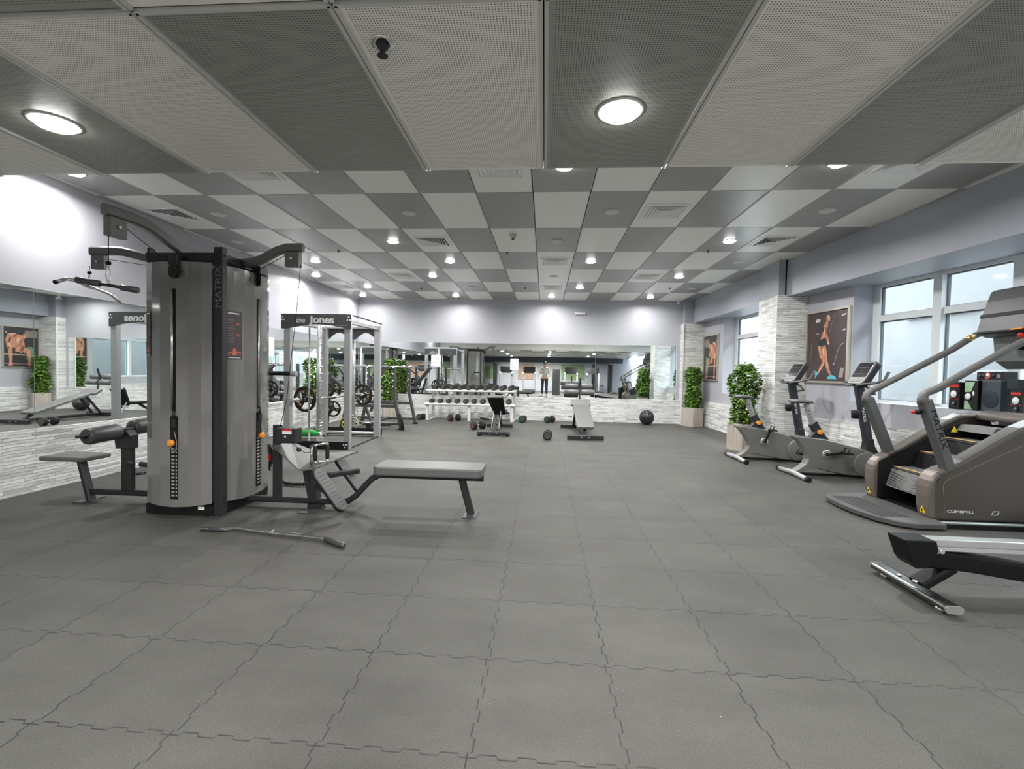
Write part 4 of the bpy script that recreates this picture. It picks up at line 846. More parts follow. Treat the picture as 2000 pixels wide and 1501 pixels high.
# handrail posts and rails
for y, x0, zt, lbl in ((YN+0.03, 3.395, 1.08, 1), (YFR-0.06, 3.43, 1.055, 0)):
    xt = x0-0.205 if lbl else x0-0.225
    ps = MB().bar((x0, y, 0.48), (xt, y, zt-0.03), 0.085, 0.085, (1, 0, 0)).build('handrail_post', mat('post_grey', (0.125, 0.13, 0.128), 0.4, 0.4, noise=0.05), S)
    if lbl:
        text('post_lettering', 'MATRIX', 0.066, ((x0+xt)/2-0.012, y-0.0435, 0.81), (0.33, 0, -1), (1, 0, 0.33), BLK, ps, sx=1.45)
        m = MB(); m.lathe((xt+0.005, y-0.0, zt-0.13), (-1, 0, 0), [(0.03, 0.02), (0.06, 0.022), (0.065, 0.014), (0.085, 0.014)], 14); k_ = m.build('stop_switch', BLK, ps); m = MB(); m.sph((xt-0.085, y, zt-0.13), 0.016); m.build('red_button', RED, k_)
    m = MB()
    if lbl: pts = [(xt, y, zt-0.06), (xt-0.012, y, zt-0.02), (xt-0.01, y, zt+0.012), (xt+0.02, y, zt+0.035), (3.30, y, 1.155), (3.535, y, 1.308), (3.92, y, 1.54), (4.12, y, 1.63), (4.25, y, 1.63)]
    else: pts = [(xt, y, zt-0.06), (xt-0.012, y, zt-0.02), (xt-0.008, y, zt+0.015), (xt+0.02, y, zt+0.04), (3.36, y, 1.17), (3.97, y, 1.52), (4.10, y, 1.61), (4.18, y, 1.665), (4.25, y, 1.685), (4.38, y, 1.69)]
    m.tube(pts, [0.044, 0.040, 0.034, 0.030]+[0.030]*(len(pts)-4), 16); rl = m.build('handrail', mat('handrail_grey_soft', (0.13, 0.128, 0.125), 0.5, noise=0.06), S)
    if not lbl:
        m = MB(); a, b2 = Vector((4.10, y, 1.612)), Vector((4.17, y, 1.659)); m.lathe(a, b2-a, [(0, 0.0315), (0.07, 0.0315)], 16); m.build('pulse_sensor', mat('sensor_gold', (0.55, 0.36, 0.14), 0.3, 0.6), rl)
# console
m = MB(); cpts = [(4.02, 1.66), (4.055, 1.80), (4.065, 1.83), (4.10, 1.95), (4.135, 2.045), (4.16, 2.06), (4.40, 2.06), (4.42, 1.70), (4.36, 1.62), (4.10, 1.62)]
m.prism([(x, 4.16, z) for x, z in cpts], (0, 0.46, 0)); cs = m.build('console', mat('console_dark_grey', (0.04, 0.042, 0.045), 0.4, noise=0.04), S, bevel=0.015)
m = MB(); m.prism([(4.052, 4.158, 1.80), (4.40, 4.158, 1.80), (4.40, 4.158, 1.835), (4.062, 4.158, 1.835)], (0, 0.464, 0)); m.build('console_tray', BLK, cs)
m = MB(); m.prism([(4.16, 4.156, 1.86), (4.36, 4.156, 1.86), (4.36, 4.156, 1.98), (4.19, 4.156, 1.98)], (0, 0.003, 0)); m.build('console_insert', mat('console_light_grey', (0.35, 0.35, 0.34), 0.5), cs)
m = MB(); m.prism([(4.03, 4.2, 1.645), (4.12, 4.2, 1.645), (4.15, 4.2, 1.40), (4.25, 4.2, 1.33), (4.30, 4.2, 1.45), (4.28, 4.2, 1.65)], (0, 0.36, 0)); m.build('console_stem', mat('stem_grey', (0.11, 0.125, 0.125), 0.45), S, bevel=0.02)
m = MB(); m.prism([(4.00, 4.19, 1.665), (4.10, 4.19, 1.685), (4.115, 4.19, 1.715), (4.06, 4.19, 1.70)], (0, 0.1, 0)); m.build('orange_toggle', ORG, S, bevel=0.004)
m = MB(); m.lathe((4.055, 4.23, 1.625), (-0.6, -0.3, -0.3), [(0, 0.02), (0.03, 0.022), (0.036, 0.015)], 16); m.build('stop_button', RED, S)
m = MB(); m.cyl((4.07, 4.3, 1.55), (4.26, 4.3, 1.52), 0.045, 18); m.build('cup_holder', BLK, S)
m = MB(); m.prism([(4.33, 4.10, 0.90), (4.43, 4.10, 0.90), (4.50, 4.10, 1.12), (4.44, 4.10, 1.30), (4.38, 4.10, 1.10)], (0, 0.10, 0)); m.build('rear_mast', ALU, S, bevel=0.01)
# ------------------------------------------------------------------ rower (bottom right)
Rw = root('rowing_machine', (2.4, 2.78, 0), 'rowing machine with bright aluminium rail on a black beam, cut off at the lower right', 'rowing machine')
m = MB(); m.prism([(2.03, 2.70, 0.325), (2.20, 2.70, 0.325), (2.215, 2.70, 0.27), (2.16, 2.70, 0.17), (2.10, 2.70, 0.165), (2.075, 2.70, 0.20)], (0, 0.14, 0)); DBK = mat('satin_black', (0.005, 0.005, 0.0055), 0.45, spec=0.15, noise=0.1); m.build('rear_end_cap', DBK, Rw, bevel=0.006)
m = MB(); m.path([(2.14, 2.77, 0.215), (2.40, 2.77, 0.195), (3.4, 2.77, 0.055)], 0.10, 0.095); m.build('main_beam', DBK, Rw)
m = MB(); m.b2(2.19, 3.5, 2.735, 2.805, 0.285, 0.325); rl = m.build('seat_rail', ALU, Rw, bevel=0.004); m = MB(); m.b2(2.22, 3.5, 2.73, 2.81, 0.262, 0.284); m.build('rail_underside', SILV, rl)
m = MB(); m.box((2.225, 2.75, 0.262), (0.06, 0.05, 0.035)); m.cyl((2.215, 2.715, 0.262), (2.215, 2.72, 0.262), 0.012, 12); m.cyl((2.245, 2.715, 0.262), (2.245, 2.72, 0.262), 0.012, 12); m.build('hinge_bracket', ALU, Rw)
m = MB(); m.bar((2.33, 2.78, 0.16), (2.17, 2.78, 0.05), 0.11, 0.05); m.build('leg', DBK, Rw); 
m = MB(); m.loft([[(2.13+a, y, 0.042+b2) for a, b2 in rrect(0.085, 0.038, 0.017)] for y in (2.50, 3.04)], smooth=False); ft = m.build('foot_tube', mat('satin_dark_metal', (0.13, 0.13, 0.125), 0.22, 0.9, noise=0.05), Rw)
for y, sgn in ((2.50, -1), (3.04, 1)): m = MB(); m.loft([[(2.13+a*1.04, y+sgn*d, 0.042+b2*1.04) for a, b2 in rrect(0.085, 0.038, 0.017)] for d in (0.0005, 0.012)], smooth=False); m.build('end_cap', mat('grey_cap', (0.15, 0.15, 0.15), 0.5, noise=0.2, nscale=80), ft)
m = MB()
for y in (2.57, 2.97): m.cyl((2.13, y, 0.0), (2.13, y, 0.024), 0.028, 18)
m.build('rubber_foot', CHR, Rw)
m = MB(); m.cyl((2.15, 2.77, 0.062), (2.15, 2.77, 0.072), 0.014, 12); m.cyl((2.12, 2.85, 0.062), (2.12, 2.85, 0.070), 0.011, 12); m.build('bolt', CHR, Rw)
m = MB(); m.b2(3.2, 3.4, 2.5, 3.04, 0.0, 0.06); m.b2(3.3, 3.8, 2.64, 2.92, 0.1, 0.6); m.cyl((3.55, 2.66, 0.45), (3.55, 2.90, 0.45), 0.24, 32); m.build('flywheel_housing', BLK, Rw, bevel=0.01)
m = MB(); m.b2(2.95, 3.2, 2.65, 2.89, 0.34, 0.40); m.build('seat', DVIN, Rw, bevel=0.02)
# ------------------------------------------------------------------ smith machine
J = root('smith_machine', (-3.45, 7.45, 0), 'silver smith machine frame with a dark arched header board and white lettering', 'weight machine')
HDR = mat('header_dark_grey', (0.065, 0.066, 0.07), 0.35, 0.2, noise=0.04)
def post(x0, x1, y0, y1, z0, z1, nm_='upright', m_=SILV): return MB().b2(x0, x1, y0, y1, z0, z1).build(nm_, m_, J, bevel=0.004)
post(-3.965, -3.865, 6.77, 6.85, 0.0, 1.99); post(-3.02, -2.925, 6.77, 6.85, 0.0, 1.99)
post(-4.03, -3.93, 8.09, 8.17, 0.0, 2.0); post(-3.055, -2.945, 8.09, 8.17, 0.0, 2.0)
m = MB(); hp = [(-4.0, 2.03), (-3.99, 2.045), (-2.92, 2.045), (-2.91, 2.03), (-2.91, 1.82), (-2.97, 1.825)]
hp += [(-2.99-0.86*k/10, 1.83+0.055*math.sin(math.pi*k/10)) for k in range(1, 10)] + [(-3.90, 1.825), (-4.0, 1.815)]
m.prism([(x, 6.755, z) for x, z in hp], (0, 0.012, 0)); hd = m.build('header_board', HDR, J)
text('header_lettering', 'Jones', 0.15, (-3.36, 6.7535, 1.955), (1, 0, 0), (0, 0, 1), WHT, hd, bold=0.003, sx=1.15); text('header_lettering', 'Jones', 0.15, (-3.353, 6.7533, 1.953), (1, 0, 0), (0, 0, 1), WHT, hd, bold=0.003, sx=1.15); text('header_lettering', 'the', 0.11, (-3.69, 6.7535, 1.945), (1, 0, 0.0), (0.18, 0, 1), WHT, hd)
m = MB(); m.b2(-3.12, -2.98, 6.7532, 6.7548, 1.868, 1.873); m.build('small_script_line', SILV, hd)
m = MB()
for x, z in ((-3.975, 2.0), (-3.985, 1.955), (-3.955, 1.955), (-2.945, 2.0), (-2.965, 1.955), (-2.925, 1.955)): m.cyl((x, 6.75, z), (x, 6.7549, z), 0.012, 10)
for x, z in ((-3.005, 0.075), (-2.965, 0.075), (-2.985, 0.035)): m.cyl((x, 6.744, z), (x, 6.7495, z), 0.012, 10)
m.build('bolt', WHT, hd)
MB().b2(-4.0, -2.95, 6.75, 6.768, 0.0, 0.115).build('front_base_plate', BLK, J); MB().b2(-4.03, -2.93, 8.175, 8.19, 0.02, 0.15).build('rear_base_plate', BLK, J)
m = MB(); hp = [(-4.03, 1.95), (-2.95, 1.95), (-2.95, 1.76)]+[(-3.05-0.38*k/8, 1.76+0.12*math.sin(math.pi*k/8)) for k in range(9)]+[(-3.5, 1.76)]+[(-3.55-0.38*k/8, 1.76+0.12*math.sin(math.pi*k/8)) for k in range(9)]+[(-4.03, 1.76)]
m.prism([(x, 8.175, z) for x, z in hp], (0, 0.01, 0)); m.build('rear_header', HDR, J)
for a_, b_, w_ in (((-3.93, 8.13, 1.97), (-3.06, 8.13, 1.97), 0.06), ((-3.95, 6.85, 1.93), (-3.97, 8.09, 1.95), 0.05), ((-2.97, 6.85, 1.93), (-3.0, 8.09, 1.95), 0.05), ((-3.93, 8.13, 0.065), (-3.06, 8.13, 0.065), 0.05), ((-3.91, 6.85, 0.04), (-3.98, 8.09, 0.04), 0.05)): MB().bar(a_, b_, w_, 0.055).build('cross_beam', SILV, J)
for a_, b_ in (((-2.90, 6.83, 2.03), (-2.93, 8.12, 2.035)), ((-2.95, 6.85, 0.012), (-2.98, 8.09, 0.012))): MB().bar(a_, b_, 0.02, 0.02).build('side_stay', CHAR, J)
gp = [(-3.70, 7.35), (-3.52, 8.30)]
for x, y in gp:
    g_ = MB().cyl((x, y, 0.05), (x, y, 1.95), 0.036, 18).build('guide_post', mat('linear_rail_steel', (0.55, 0.555, 0.56), 0.3, 0.6, noise=0.04), J)
    m = MB(); m.tube([(x+0.055*math.cos(t), y+0.055*math.sin(t), 0.03+0.012*t/1.5) for t in [k*0.5 for k in range(0, 88)]], 0.006, 6, caps=True); m.build('buffer_spring', mat('spring_steel', (0.5, 0.5, 0.49), 0.35, 0.8), g_)
    m = MB()
    for k in range(12): m.cyl((x+0.036, y-0.02, 0.4+0.12*k), (x+0.075, y-0.05, 0.42+0.12*k), 0.009, 8)
    m.build('safety_hooks', CHR, g_)
MB().cyl((-3.68, 7.0, 0.05), (-3.68, 7.0, 1.86), 0.014, 12).build('counterweight_rod', CHR, J); MB().b2(-3.75, -3.61, 6.93, 7.07, 0.0, 0.05).build('rod_base', SILV, J)
# barbell with plates in the smith machine
def plate(c, ax, r, par, w=0.035, gold=True):
    c = Vector(c); a = Vector(ax).normalized(); u = Vector((0, 0, 1)); s = a.cross(u).normalized(); t = s.cross(a).normalized()
    def ringpts(rr, d): return [c+a*d+(s*math.cos(2*math.pi*k/36)+t*math.sin(2*math.pi*k/36))*rr for k in range(36)]
    m = MB(); R_ = [ringpts(rr, d) for rr, d in ((r*0.80, -w*0.35), (r*0.84, -w/2), (r*0.96, -w/2), (r, -w*0.3), (r, w*0.3), (r*0.96, w/2), (r*0.84, w/2), (r*0.80, w*0.35))]
    m.loft(R_+[R_[0]], caps=False)
    R_ = [ringpts(rr, d) for rr, d in ((r*0.15, -w*0.5), (r*0.27, -w*0.45), (r*0.27, w*0.45), (r*0.15, w*0.5))]; m.loft(R_+[R_[0]], caps=False)
    for k in range(3):
        an = math.radians(90+120*k+15); 
        def q(rr, da): an2 = an+da; return c-a*w*0.25+(s*math.cos(an2)+t*math.sin(an2))*rr
        m.prism([q(r*0.25, -0.65), q(r*0.82, -0.33), q(r*0.82, 0.33), q(r*0.25, 0.65)], a*w*0.5)
    o = m.build('plate_body', RUB, par); m = MB()
    for k in range(3):
        an = math.radians(90+120*k+15)
        def q(rr, da): an2 = an+da; return c-a*(w*0.25+0.002)+(s*math.cos(an2)+t*math.sin(an2))*rr
        m.prism([q(r*0.50, -0.26), q(r*0.70, -0.24), q(r*0.70, 0.24), q(r*0.50, 0.26)], a*0.002)
    if gold: m.build('bronze_lettering', mat('bronze_lettering', (0.42, 0.25, 0.12), 0.4, 0.3, noise=0.2), o)
    else: m.bm.free()
    return o
BB = root('barbell', (-3.61, 7.8, 0.735), 'chrome barbell running back through the smith machine', 'barbell')
d = Vector((0.18, 0.95, 0.0)).normalized(); c0 = Vector((-3.76, 7.10, 0.735))
m = MB(); m.cyl(c0-d*0.38, c0+d*0.02, 0.025, 16); m.cyl(c0+d*0.02, c0+d*1.48, 0.0145, 14); m.cyl(c0+d*1.48, c0+d*1.85, 0.025, 16); m.cyl(c0+d*0.02, c0+d*0.06, 0.036, 16); m.build('shaft', CHR, BB)
for dd, lab in ((-0.06, 'black three-spoke plate with bronze lettering on the near end of the smith barbell'), (1.56, 'black plate on the far end of the smith barbell behind the silver upright')):
    p = c0+d*dd; r = root('weight_plate', p, lab, 'weight plate', 'three-spoke weight plates'); plate(p, d + Vector((0.0, 0, 0)), 0.205, r)
# ------------------------------------------------------------------ squat / bench racks at the back
def rack(ox, oy, label):
    r = root('bench_press_rack', (ox, oy, 0), label, 'bench rack', 'dark grey bench press racks')
    for x0, sg in ((0.0, 1), (-0.95, -1)):
        for y in (0.0, 1.05):
            m = MB(); m.path([(ox+x0, oy+y, 1.32), (ox+x0, oy+y, 0.75), (ox+x0+sg*0.015, oy+y, 0.62), (ox+x0+sg*0.15, oy+y, 0.03)], 0.065, 0.065, (0, 1, 0)); o = m.build('curved_upright', GUN, r)
            MB().b2(ox+x0+sg*0.15-0.05, ox+x0+sg*0.15+0.05, oy+y-0.06, oy+y+0.06, 0, 0.03).build('foot', BLK, o)
            m = MB()
            for k in range(4): m.bar((ox+x0+sg*0.0, oy+y-0.03, 0.85+0.13*k), (ox+x0+sg*0.0, oy+y-0.10, 0.88+0.13*k), 0.02, 0.025)
            m.build('bar_hooks', CHR, o)
    for y in (0.0, 1.05):
        MB().bar((ox-0.97, oy+y, 0.48), (ox+0.03, oy+y, 0.48), 0.055, 0.075).build('cross_beam', GUN, r); MB().bar((ox-1.08, oy+y, 0.12), (ox+0.12, oy+y, 0.12), 0.055, 0.06).build('floor_beam', GUN, r)
    MB().bar((ox-0.475, oy, 0.12), (ox-0.475, oy+1.05, 0.12), 0.05, 0.06).build('floor_beam', GUN, r)
    return r
rack(-3.06, 9.25, 'dark grey bench press rack with curved uprights right of the smith machine')
r = root('barbell', (-3.4, 9.2, 1.31), 'chrome barbell racked across the dark curved uprights', 'barbell')
m = MB(); m.cyl((-4.25, 9.15, 1.285), (-2.68, 9.15, 1.285), 0.014, 12); m.cyl((-2.90, 9.15, 1.285), (-2.66, 9.15, 1.285), 0.025, 14); m.cyl((-4.35, 9.15, 1.285), (-4.10, 9.15, 1.285), 0.025, 14); m.build('shaft', CHR, r)
r = root('incline_bench', (-3.6, 9.9, 0), 'dark incline weight bench between the rack uprights', 'weight bench')
m = MB(); u = Vector((0.62, 0, 0.78)).normalized(); n = Vector((-0.78, 0, 0.62)); c_ = Vector((-3.62, 9.78, 1.02))
m.prism([c_+u*a+Vector((0, b_, 0)) for a, b_ in rrect(0.72, 0.28, 0.05)], n*0.06); m.build('back_pad', DVIN, r, bevel=0.01)
m = MB(); m.prism([(-3.95+a, 9.78+b_, 0.62) for a, b_ in rrect(0.30, 0.30, 0.05)], (0, 0, 0.06)); m.build('seat_pad', DVIN, r, bevel=0.01)
m = MB(); m.bar((-3.95, 9.78, 0.62), (-3.72, 9.78, 0.03), 0.05, 0.06, (1, 0, 0)); m.bar((-3.55, 9.78, 0.98), (-3.75, 9.78, 0.3), 0.05, 0.06, (1, 0, 0)); m.bar((-4.25, 9.78, 0.03), (-3.3, 9.78, 0.03), 0.06, 0.05); m.bar((-4.0, 9.78, 0.60), (-3.6, 9.78, 0.66), 0.05, 0.05); m.build('frame', GUN, r)
def free_plate(p, ax, rad, lab, w=0.035, cat='weight plate'):
    r = root('weight_plate', p, lab, cat, 'three-spoke weight plates'); plate(p, ax, rad, r, w)
free_plate((-2.86, 9.12, 0.176), (1, 0.45, 0.25), 0.175, 'black and bronze plate leaning against the foot of the curved rack upright')
free_plate((-4.02, 7.62, 1.02), (1, 0.2, 0), 0.16, 'black plate stored high on the peg left of the smith guide post') if False else None
# storage tree with plates against the left side
r = root('plate_tree', (-4.25, 8.75, 0), 'dark plate storage tree behind the smith machine', 'plate rack')
m = MB(); m.bar((-4.25, 8.75, 0.03), (-4.15, 8.75, 1.15), 0.06, 0.07, (1, 0, 0)); m.bar((-4.5, 8.75, 0.03), (-3.85, 8.75, 0.03), 0.06, 0.05); m.bar((-4.25, 8.5, 0.03), (-4.25, 9.0, 0.03), 0.06, 0.05); m.bar((-4.40, 8.75, 1.28), (-3.95, 8.75, 0.90), 0.05, 0.05); m.build('frame', GUN, r)
m = MB(); 
for z in (0.42, 0.80): m.cyl((-4.2, 8.50, z), (-4.2, 9.0, z), 0.022, 12)
m.build('peg', CHR, r)
k_ = 0
for y, z, rad in ((8.60, 0.80, 0.175), (8.55, 0.42, 0.15), (8.91, 0.80, 0.175), (8.93, 0.42, 0.16)):
    free_plate((-4.2, y, z), (0, 1, 0), rad, ['upper black plate facing the camera on the storage tree', 'lower black plate facing the camera on the storage tree', 'upper rear black plate on the storage tree', 'lower rear black plate on the storage tree'][k_]); k_ += 1
r = root('weight_plate', (-4.55, 9.25, 0.0), 'black plate lying flat on the floor by the left wall', 'weight plate', 'three-spoke weight plates'); plate((-4.62, 9.3, 0.02), (0, 0, 1), 0.2, r)
r = root('resistance_tube', (-4.3, 8.4, 0), 'coiled yellow and black resistance tube on the smith machine floor', 'resistance band')
for k, mt in enumerate((YEL, RUB, mat('olive_tube', (0.35, 0.33, 0.12), 0.5))):
    m = MB(); m.tube([(-3.72+(0.10+0.035*k)*math.cos(t), 8.50+0.05*k+0.02*math.sin(t*2), 0.15+0.013*k+(0.10+0.03*k)*math.sin(t)*0.9) for t in [2*math.pi*q/24 for q in range(24)]], 0.012, 8, closed=True); m.build('coil', mt, r)
r = root('curl_bar', (-3.6, 9.0, 0), 'short zigzag chrome curl bar behind the smith machine', 'curl bar')
m = MB(); m.tube([(-3.95, 8.80, 0.16), (-3.80, 8.80, 0.16), (-3.74, 8.80, 0.12), (-3.66, 8.80, 0.18), (-3.58, 8.80, 0.12), (-3.52, 8.80, 0.17), (-3.38, 8.80, 0.17)], 0.013, 10); m.build('shaft', CHR, r)
m = MB(); m.b2(-3.98, -3.90, 8.76, 8.84, 0.0, 0.148); m.b2(-3.45, -3.37, 8.76, 8.84, 0.0, 0.158); m.build('stand', RUB, r)
r = root('water_bottle', (-4.14, 7.6, 0), 'green plastic bottle lying behind the low row pulley', 'bottle')
m = MB(); m.lathe((-2.12, 4.35, 0.0), (0, 0, 1), [(0, 0.01)], 8) if False else None
m = MB(); m.lathe((-3.98, 7.3, 0.16), (1, 0, 0.0), [(0, 0.02), (0.005, 0.05), (0.22, 0.052), (0.28, 0.03), (0.31, 0.016)], 20); m.build('body', mat('green_plastic', (0.02, 0.40, 0.06), 0.3), r)
m = MB(); m.cyl((-3.669, 7.3, 0.16), (-3.63, 7.3, 0.16), 0.02, 14); m.build('cap', WHT, r)
m = MB(); m.b2(-4.0, -3.66, 7.2, 7.4, 0.0, 0.107); r2 = root('step_block', (-3.83, 7.3, 0), 'low grey block under the green bottle', 'step block'); m.build('block', mat('grey_block', (0.25, 0.25, 0.25), 0.6), r2, bevel=0.01)
# ------------------------------------------------------------------ dumbbells
def make_dumbbell(loc, L, R_, label, group, rubber=RUB, mark=None):
    r = root('dumbbell', loc, label, 'dumbbell', group); p = Vector(loc)
    m = MB(); m.lathe(p-Vector((0, L*0.24, 0)), (0, 1, 0), [(0, 0.013), (L*0.1, 0.015), (L*0.24, 0.017), (L*0.38, 0.015), (L*0.48, 0.013)], 14); m.build('handle', CHR, r)
    for s in (-1, 1):
        m = MB(); m.lathe(p+Vector((0, s*L*0.21, 0)), (0, s, 0), [(0, R_*0.6), (0.004, R_*0.93), (0.012, R_), (L*0.29-0.012, R_), (L*0.29-0.003, R_*0.93), (L*0.29, R_*0.75)], 22); h_ = m.build('head', rubber, r)
        m = MB(); m.cyl(p+Vector((0, s*(L*0.50), 0)), p+Vector((0, s*(L*0.50+0.001), 0)), R_*0.72, 20); m.build('end_disc', mark or mat('dumbbell_end_grey', (0.06, 0.058, 0.058), 0.5, noise=0.4, nscale=60), h_)
    return r
RK = root('dumbbell_rack', (-1.8, 11.4, 0), 'white two tier dumbbell rack against the far wall', 'dumbbell rack')
WR = mat('rack_white', (0.62, 0.62, 0.61), 0.4, noise=0.03)
m = MB()
for x in (-2.86, -1.82, -0.77): m.bar((x, 11.17, 0.0), (x, 11.19, 0.40), 0.055, 0.07, (1, 0, 0))
m.build('front_leg', WR, RK)
m = MB()
for x in (-2.80, -0.73): m.bar((x, 11.55, 0.0), (x, 11.50, 0.70), 0.055, 0.07, (1, 0, 0)); m.bar((x, 11.15, 0.02), (x, 11.62, 0.02), 0.05, 0.04)
m.build('rear_leg', mat('rack_grey', (0.42, 0.43, 0.43), 0.4, noise=0.03), RK)
for z, y0, y1, nm_ in ((0.40, 11.10, 11.36, 'lower_tray'), (0.725, 11.28, 11.54, 'upper_tray')):
    m = MB()
    for yy in (y0+0.02, y1-0.02): m.bar((-2.93, yy, z), (-0.70, yy, z), 0.04, 0.045)
    for x in (-2.90, -1.82, -0.73): m.bar((x, y0+0.03, z-0.02), (x, y1-0.03, z+0.01), 0.03, 0.03)
    m.build(nm_, WR, RK)
ordn = ['first', 'second', 'third', 'fourth', 'fifth', 'sixth', 'seventh', 'eighth', 'ninth', 'tenth']
proto = None
for row, (z, y, cnt) in enumerate(((0.80, 11.41, 10), (0.47, 11.23, 10))):
    for k in range(cnt):
        R_ = (0.062 if row == 0 else 0.050+0.0018*k); L = 0.24
        xx = -2.72+0.2105*k if row == 0 else -2.76+0.2125*k
        if row == 1 and k == 8: pass
        zc = 0.7485+R_ if row == 0 else 0.4235+R_
        lab = f'{ordn[k]} dumbbell from the left on the {"upper" if row == 0 else "lower"} tier of the white rack'
        key = round(R_, 4)
        make_dumbbell((xx, y, zc), L, R_, lab, 'dumbbells on the white rack')
DR = mat('dumbbell_maroon_end', (0.10, 0.045, 0.045), 0.5, noise=0.4, nscale=50); DG_ = mat('dumbbell_green_end', (0.02, 0.06, 0.045), 0.5, noise=0.4, nscale=50)
def floor_db(x, y, R_, L, rz, label, mk=None):
    r = make_dumbbell((x, y, R_), L, R_, label, 'dumbbells on the floor', RUB, mk); r.rotation_euler = (0, 0, rz); return r
floor_db(-3.02, 11.22, 0.072, 0.26, -0.3, 'dumbbell on the floor left of the white rack')
floor_db(-2.17, 11.10, 0.082, 0.30, -0.85, 'dark red tinted dumbbell on the floor under the left half of the rack', DR)
floor_db(-1.37, 9.62, 0.085, 0.32, -0.75, 'dumbbell on the floor left of the upright adjustable bench', DR)
floor_db(-0.50, 11.22, 0.080, 0.28, -0.15, 'dumbbell on the floor right of the white rack', DG_)
floor_db(0.155, 11.28, 0.078, 0.30, -0.6, 'green tinted dumbbell on the floor nearer the decline bench', DG_)
floor_db(0.085, 8.46, 0.082, 0.30, -0.05, 'single dumbbell on the floor in front of the decline bench')
free_plate((-1.44, 11.25, 0.055), (0.1, 0.2, 1), 0.12, 'small dark plate lying under the right half of the dumbbell rack', 0.03)
# ------------------------------------------------------------------ adjustable bench seen from behind
Bn = root('adjustable_bench', (-0.95, 9.2, 0), 'black adjustable bench with raised backrest seen from behind, centre of the far floor', 'weight bench')
m = MB(); m.bar((-1.245, 8.66, 0.055), (-0.625, 8.66, 0.055), 0.07, 0.075); o = m.build('front_foot', CHAR, Bn)
m = MB()
for x in (-1.20, -0.67): m.cyl((x, 8.60, 0.03), (x, 8.72, 0.03), 0.03, 14)
m.build('end_cap', BLK, o); m = MB()
for x in (-1.21, -0.66, -1.0, -0.88): m.cyl((x, 8.618, 0.06), (x, 8.6249, 0.06), 0.013, 10)
m.build('bolt', CHR, o)
MB().bar((-1.22, 9.95, 0.055), (-0.66, 9.95, 0.055), 0.07, 0.08).build('rear_foot', CHAR, Bn)
m = MB(); m.bar((-0.94, 8.68, 0.07), (-0.94, 9.92, 0.07), 0.06, 0.06); m.bar((-0.94, 8.70, 0.09), (-0.93, 9.0, 0.36), 0.05, 0.05); m.build('spine', CHAR, Bn)
m = MB()
for x in (-1.0, -0.86): m.bar((x, 8.86, 0.10), (x+0.02, 9.08, 0.46), 0.022, 0.03, (0, 1, 0)); m.cyl((x, 8.84, 0.13), (x+0.012, 8.84, 0.13), 0.018, 10)
m.build('ladder_strut', mat('strut_grey', (0.25, 0.255, 0.26), 0.35, 0.6), Bn)
m = MB(); u = Vector((-0.055, -0.30, 0.42)); c0 = Vector((-0.87, 9.12, 0.36)); wv = Vector((1, 0, 0.02))
m.prism([c0+u*t+wv*w for t, w in ((0.0, -0.105), (0.0, 0.115), (0.80, 0.13), (0.86, 0.12), (0.86, -0.17), (0.80, -0.18))], (0, 0.05, 0.035)); bp_ = m.build('backrest', BLK, Bn, bevel=0.008)
m = MB(); m.prism([c0+u*t+wv*w+Vector((0, -0.002, -0.001)) for t, w in ((0.84, -0.165), (0.84, 0.12), (0.872, 0.11), (0.872, -0.16))], (0, 0.056, 0.04)); m.build('backrest_edge', VIN, bp_)
m = MB(); m.prism([(-0.87+a, 9.42+b_, 0.38) for a, b_ in rrect(0.24, 0.36, 0.04)], (0, 0, 0.055)); m.build('seat_pad', BLK, Bn, bevel=0.01)
m = MB(); m.bar((-0.90, 9.45, 0.38), (-0.92, 9.92, 0.10), 0.05, 0.05); m.cyl((-0.80, 9.15, 0.405), (-0.68, 9.15, 0.405), 0.02, 12); m.build('support', CHAR, Bn)
# ------------------------------------------------------------------ decline bench
Dn = root('decline_bench', (0.78, 9.3, 0), 'grey padded decline bench with roller pads facing the far mirror', 'weight bench')
m = MB(); m.bar((0.44, 8.42, 0.055), (1.10, 8.42, 0.055), 0.06, 0.085); o = m.build('front_foot', CHAR, Dn); m = MB()
for x in (0.70, 0.83): m.cyl((x, 8.382, 0.06), (x, 8.3899, 0.06), 0.013, 10)
m.build('bolt', CHR, o)
MB().bar((0.38, 10.15, 0.055), (1.06, 10.15, 0.055), 0.06, 0.085).build('rear_foot', CHAR, Dn)
m = MB(); m.bar((0.77, 8.42, 0.06), (0.77, 10.15, 0.06), 0.06, 0.06); m.bar((0.78, 8.60, 0.08), (0.785, 8.78, 0.20), 0.05, 0.06, (1, 0, 0)); m.bar((0.66, 10.1, 0.08), (0.68, 9.75, 0.52), 0.045, 0.05, (1, 0, 0)); m.bar((0.88, 10.1, 0.08), (0.86, 9.75, 0.52), 0.045, 0.05, (1, 0, 0)); m.build('frame', CHAR, Dn)
m = MB(); pts = [(0.625, 8.70, 0.185), (0.655, 8.64, 0.175), (0.925, 8.64, 0.175), (0.955, 8.70, 0.185), (0.96, 9.85, 0.515), (0.62, 9.85, 0.515)]
m.prism(pts, (0, -0.012, 0.05)); m.build('long_pad', VIN, Dn, bevel=0.01)
m = MB(); m.prism([(0.585, 9.90, 0.50), (1.0, 9.90, 0.50), (1.0, 10.08, 0.60), (0.585, 10.08, 0.60)], (0, -0.015, 0.055)); m.build('hip_pad', mat('mid_grey_vinyl', (0.12, 0.122, 0.125), 0.45, noise=0.05), Dn, bevel=0.012)
m = MB(); m.path([(0.775, 10.12, 0.55), (0.78, 10.15, 0.70), (0.785, 10.2, 0.92), (0.79, 10.15, 1.12)], 0.035, 0.045, (0, 1, 0)); m.build('roller_stem', CHAR, Dn)
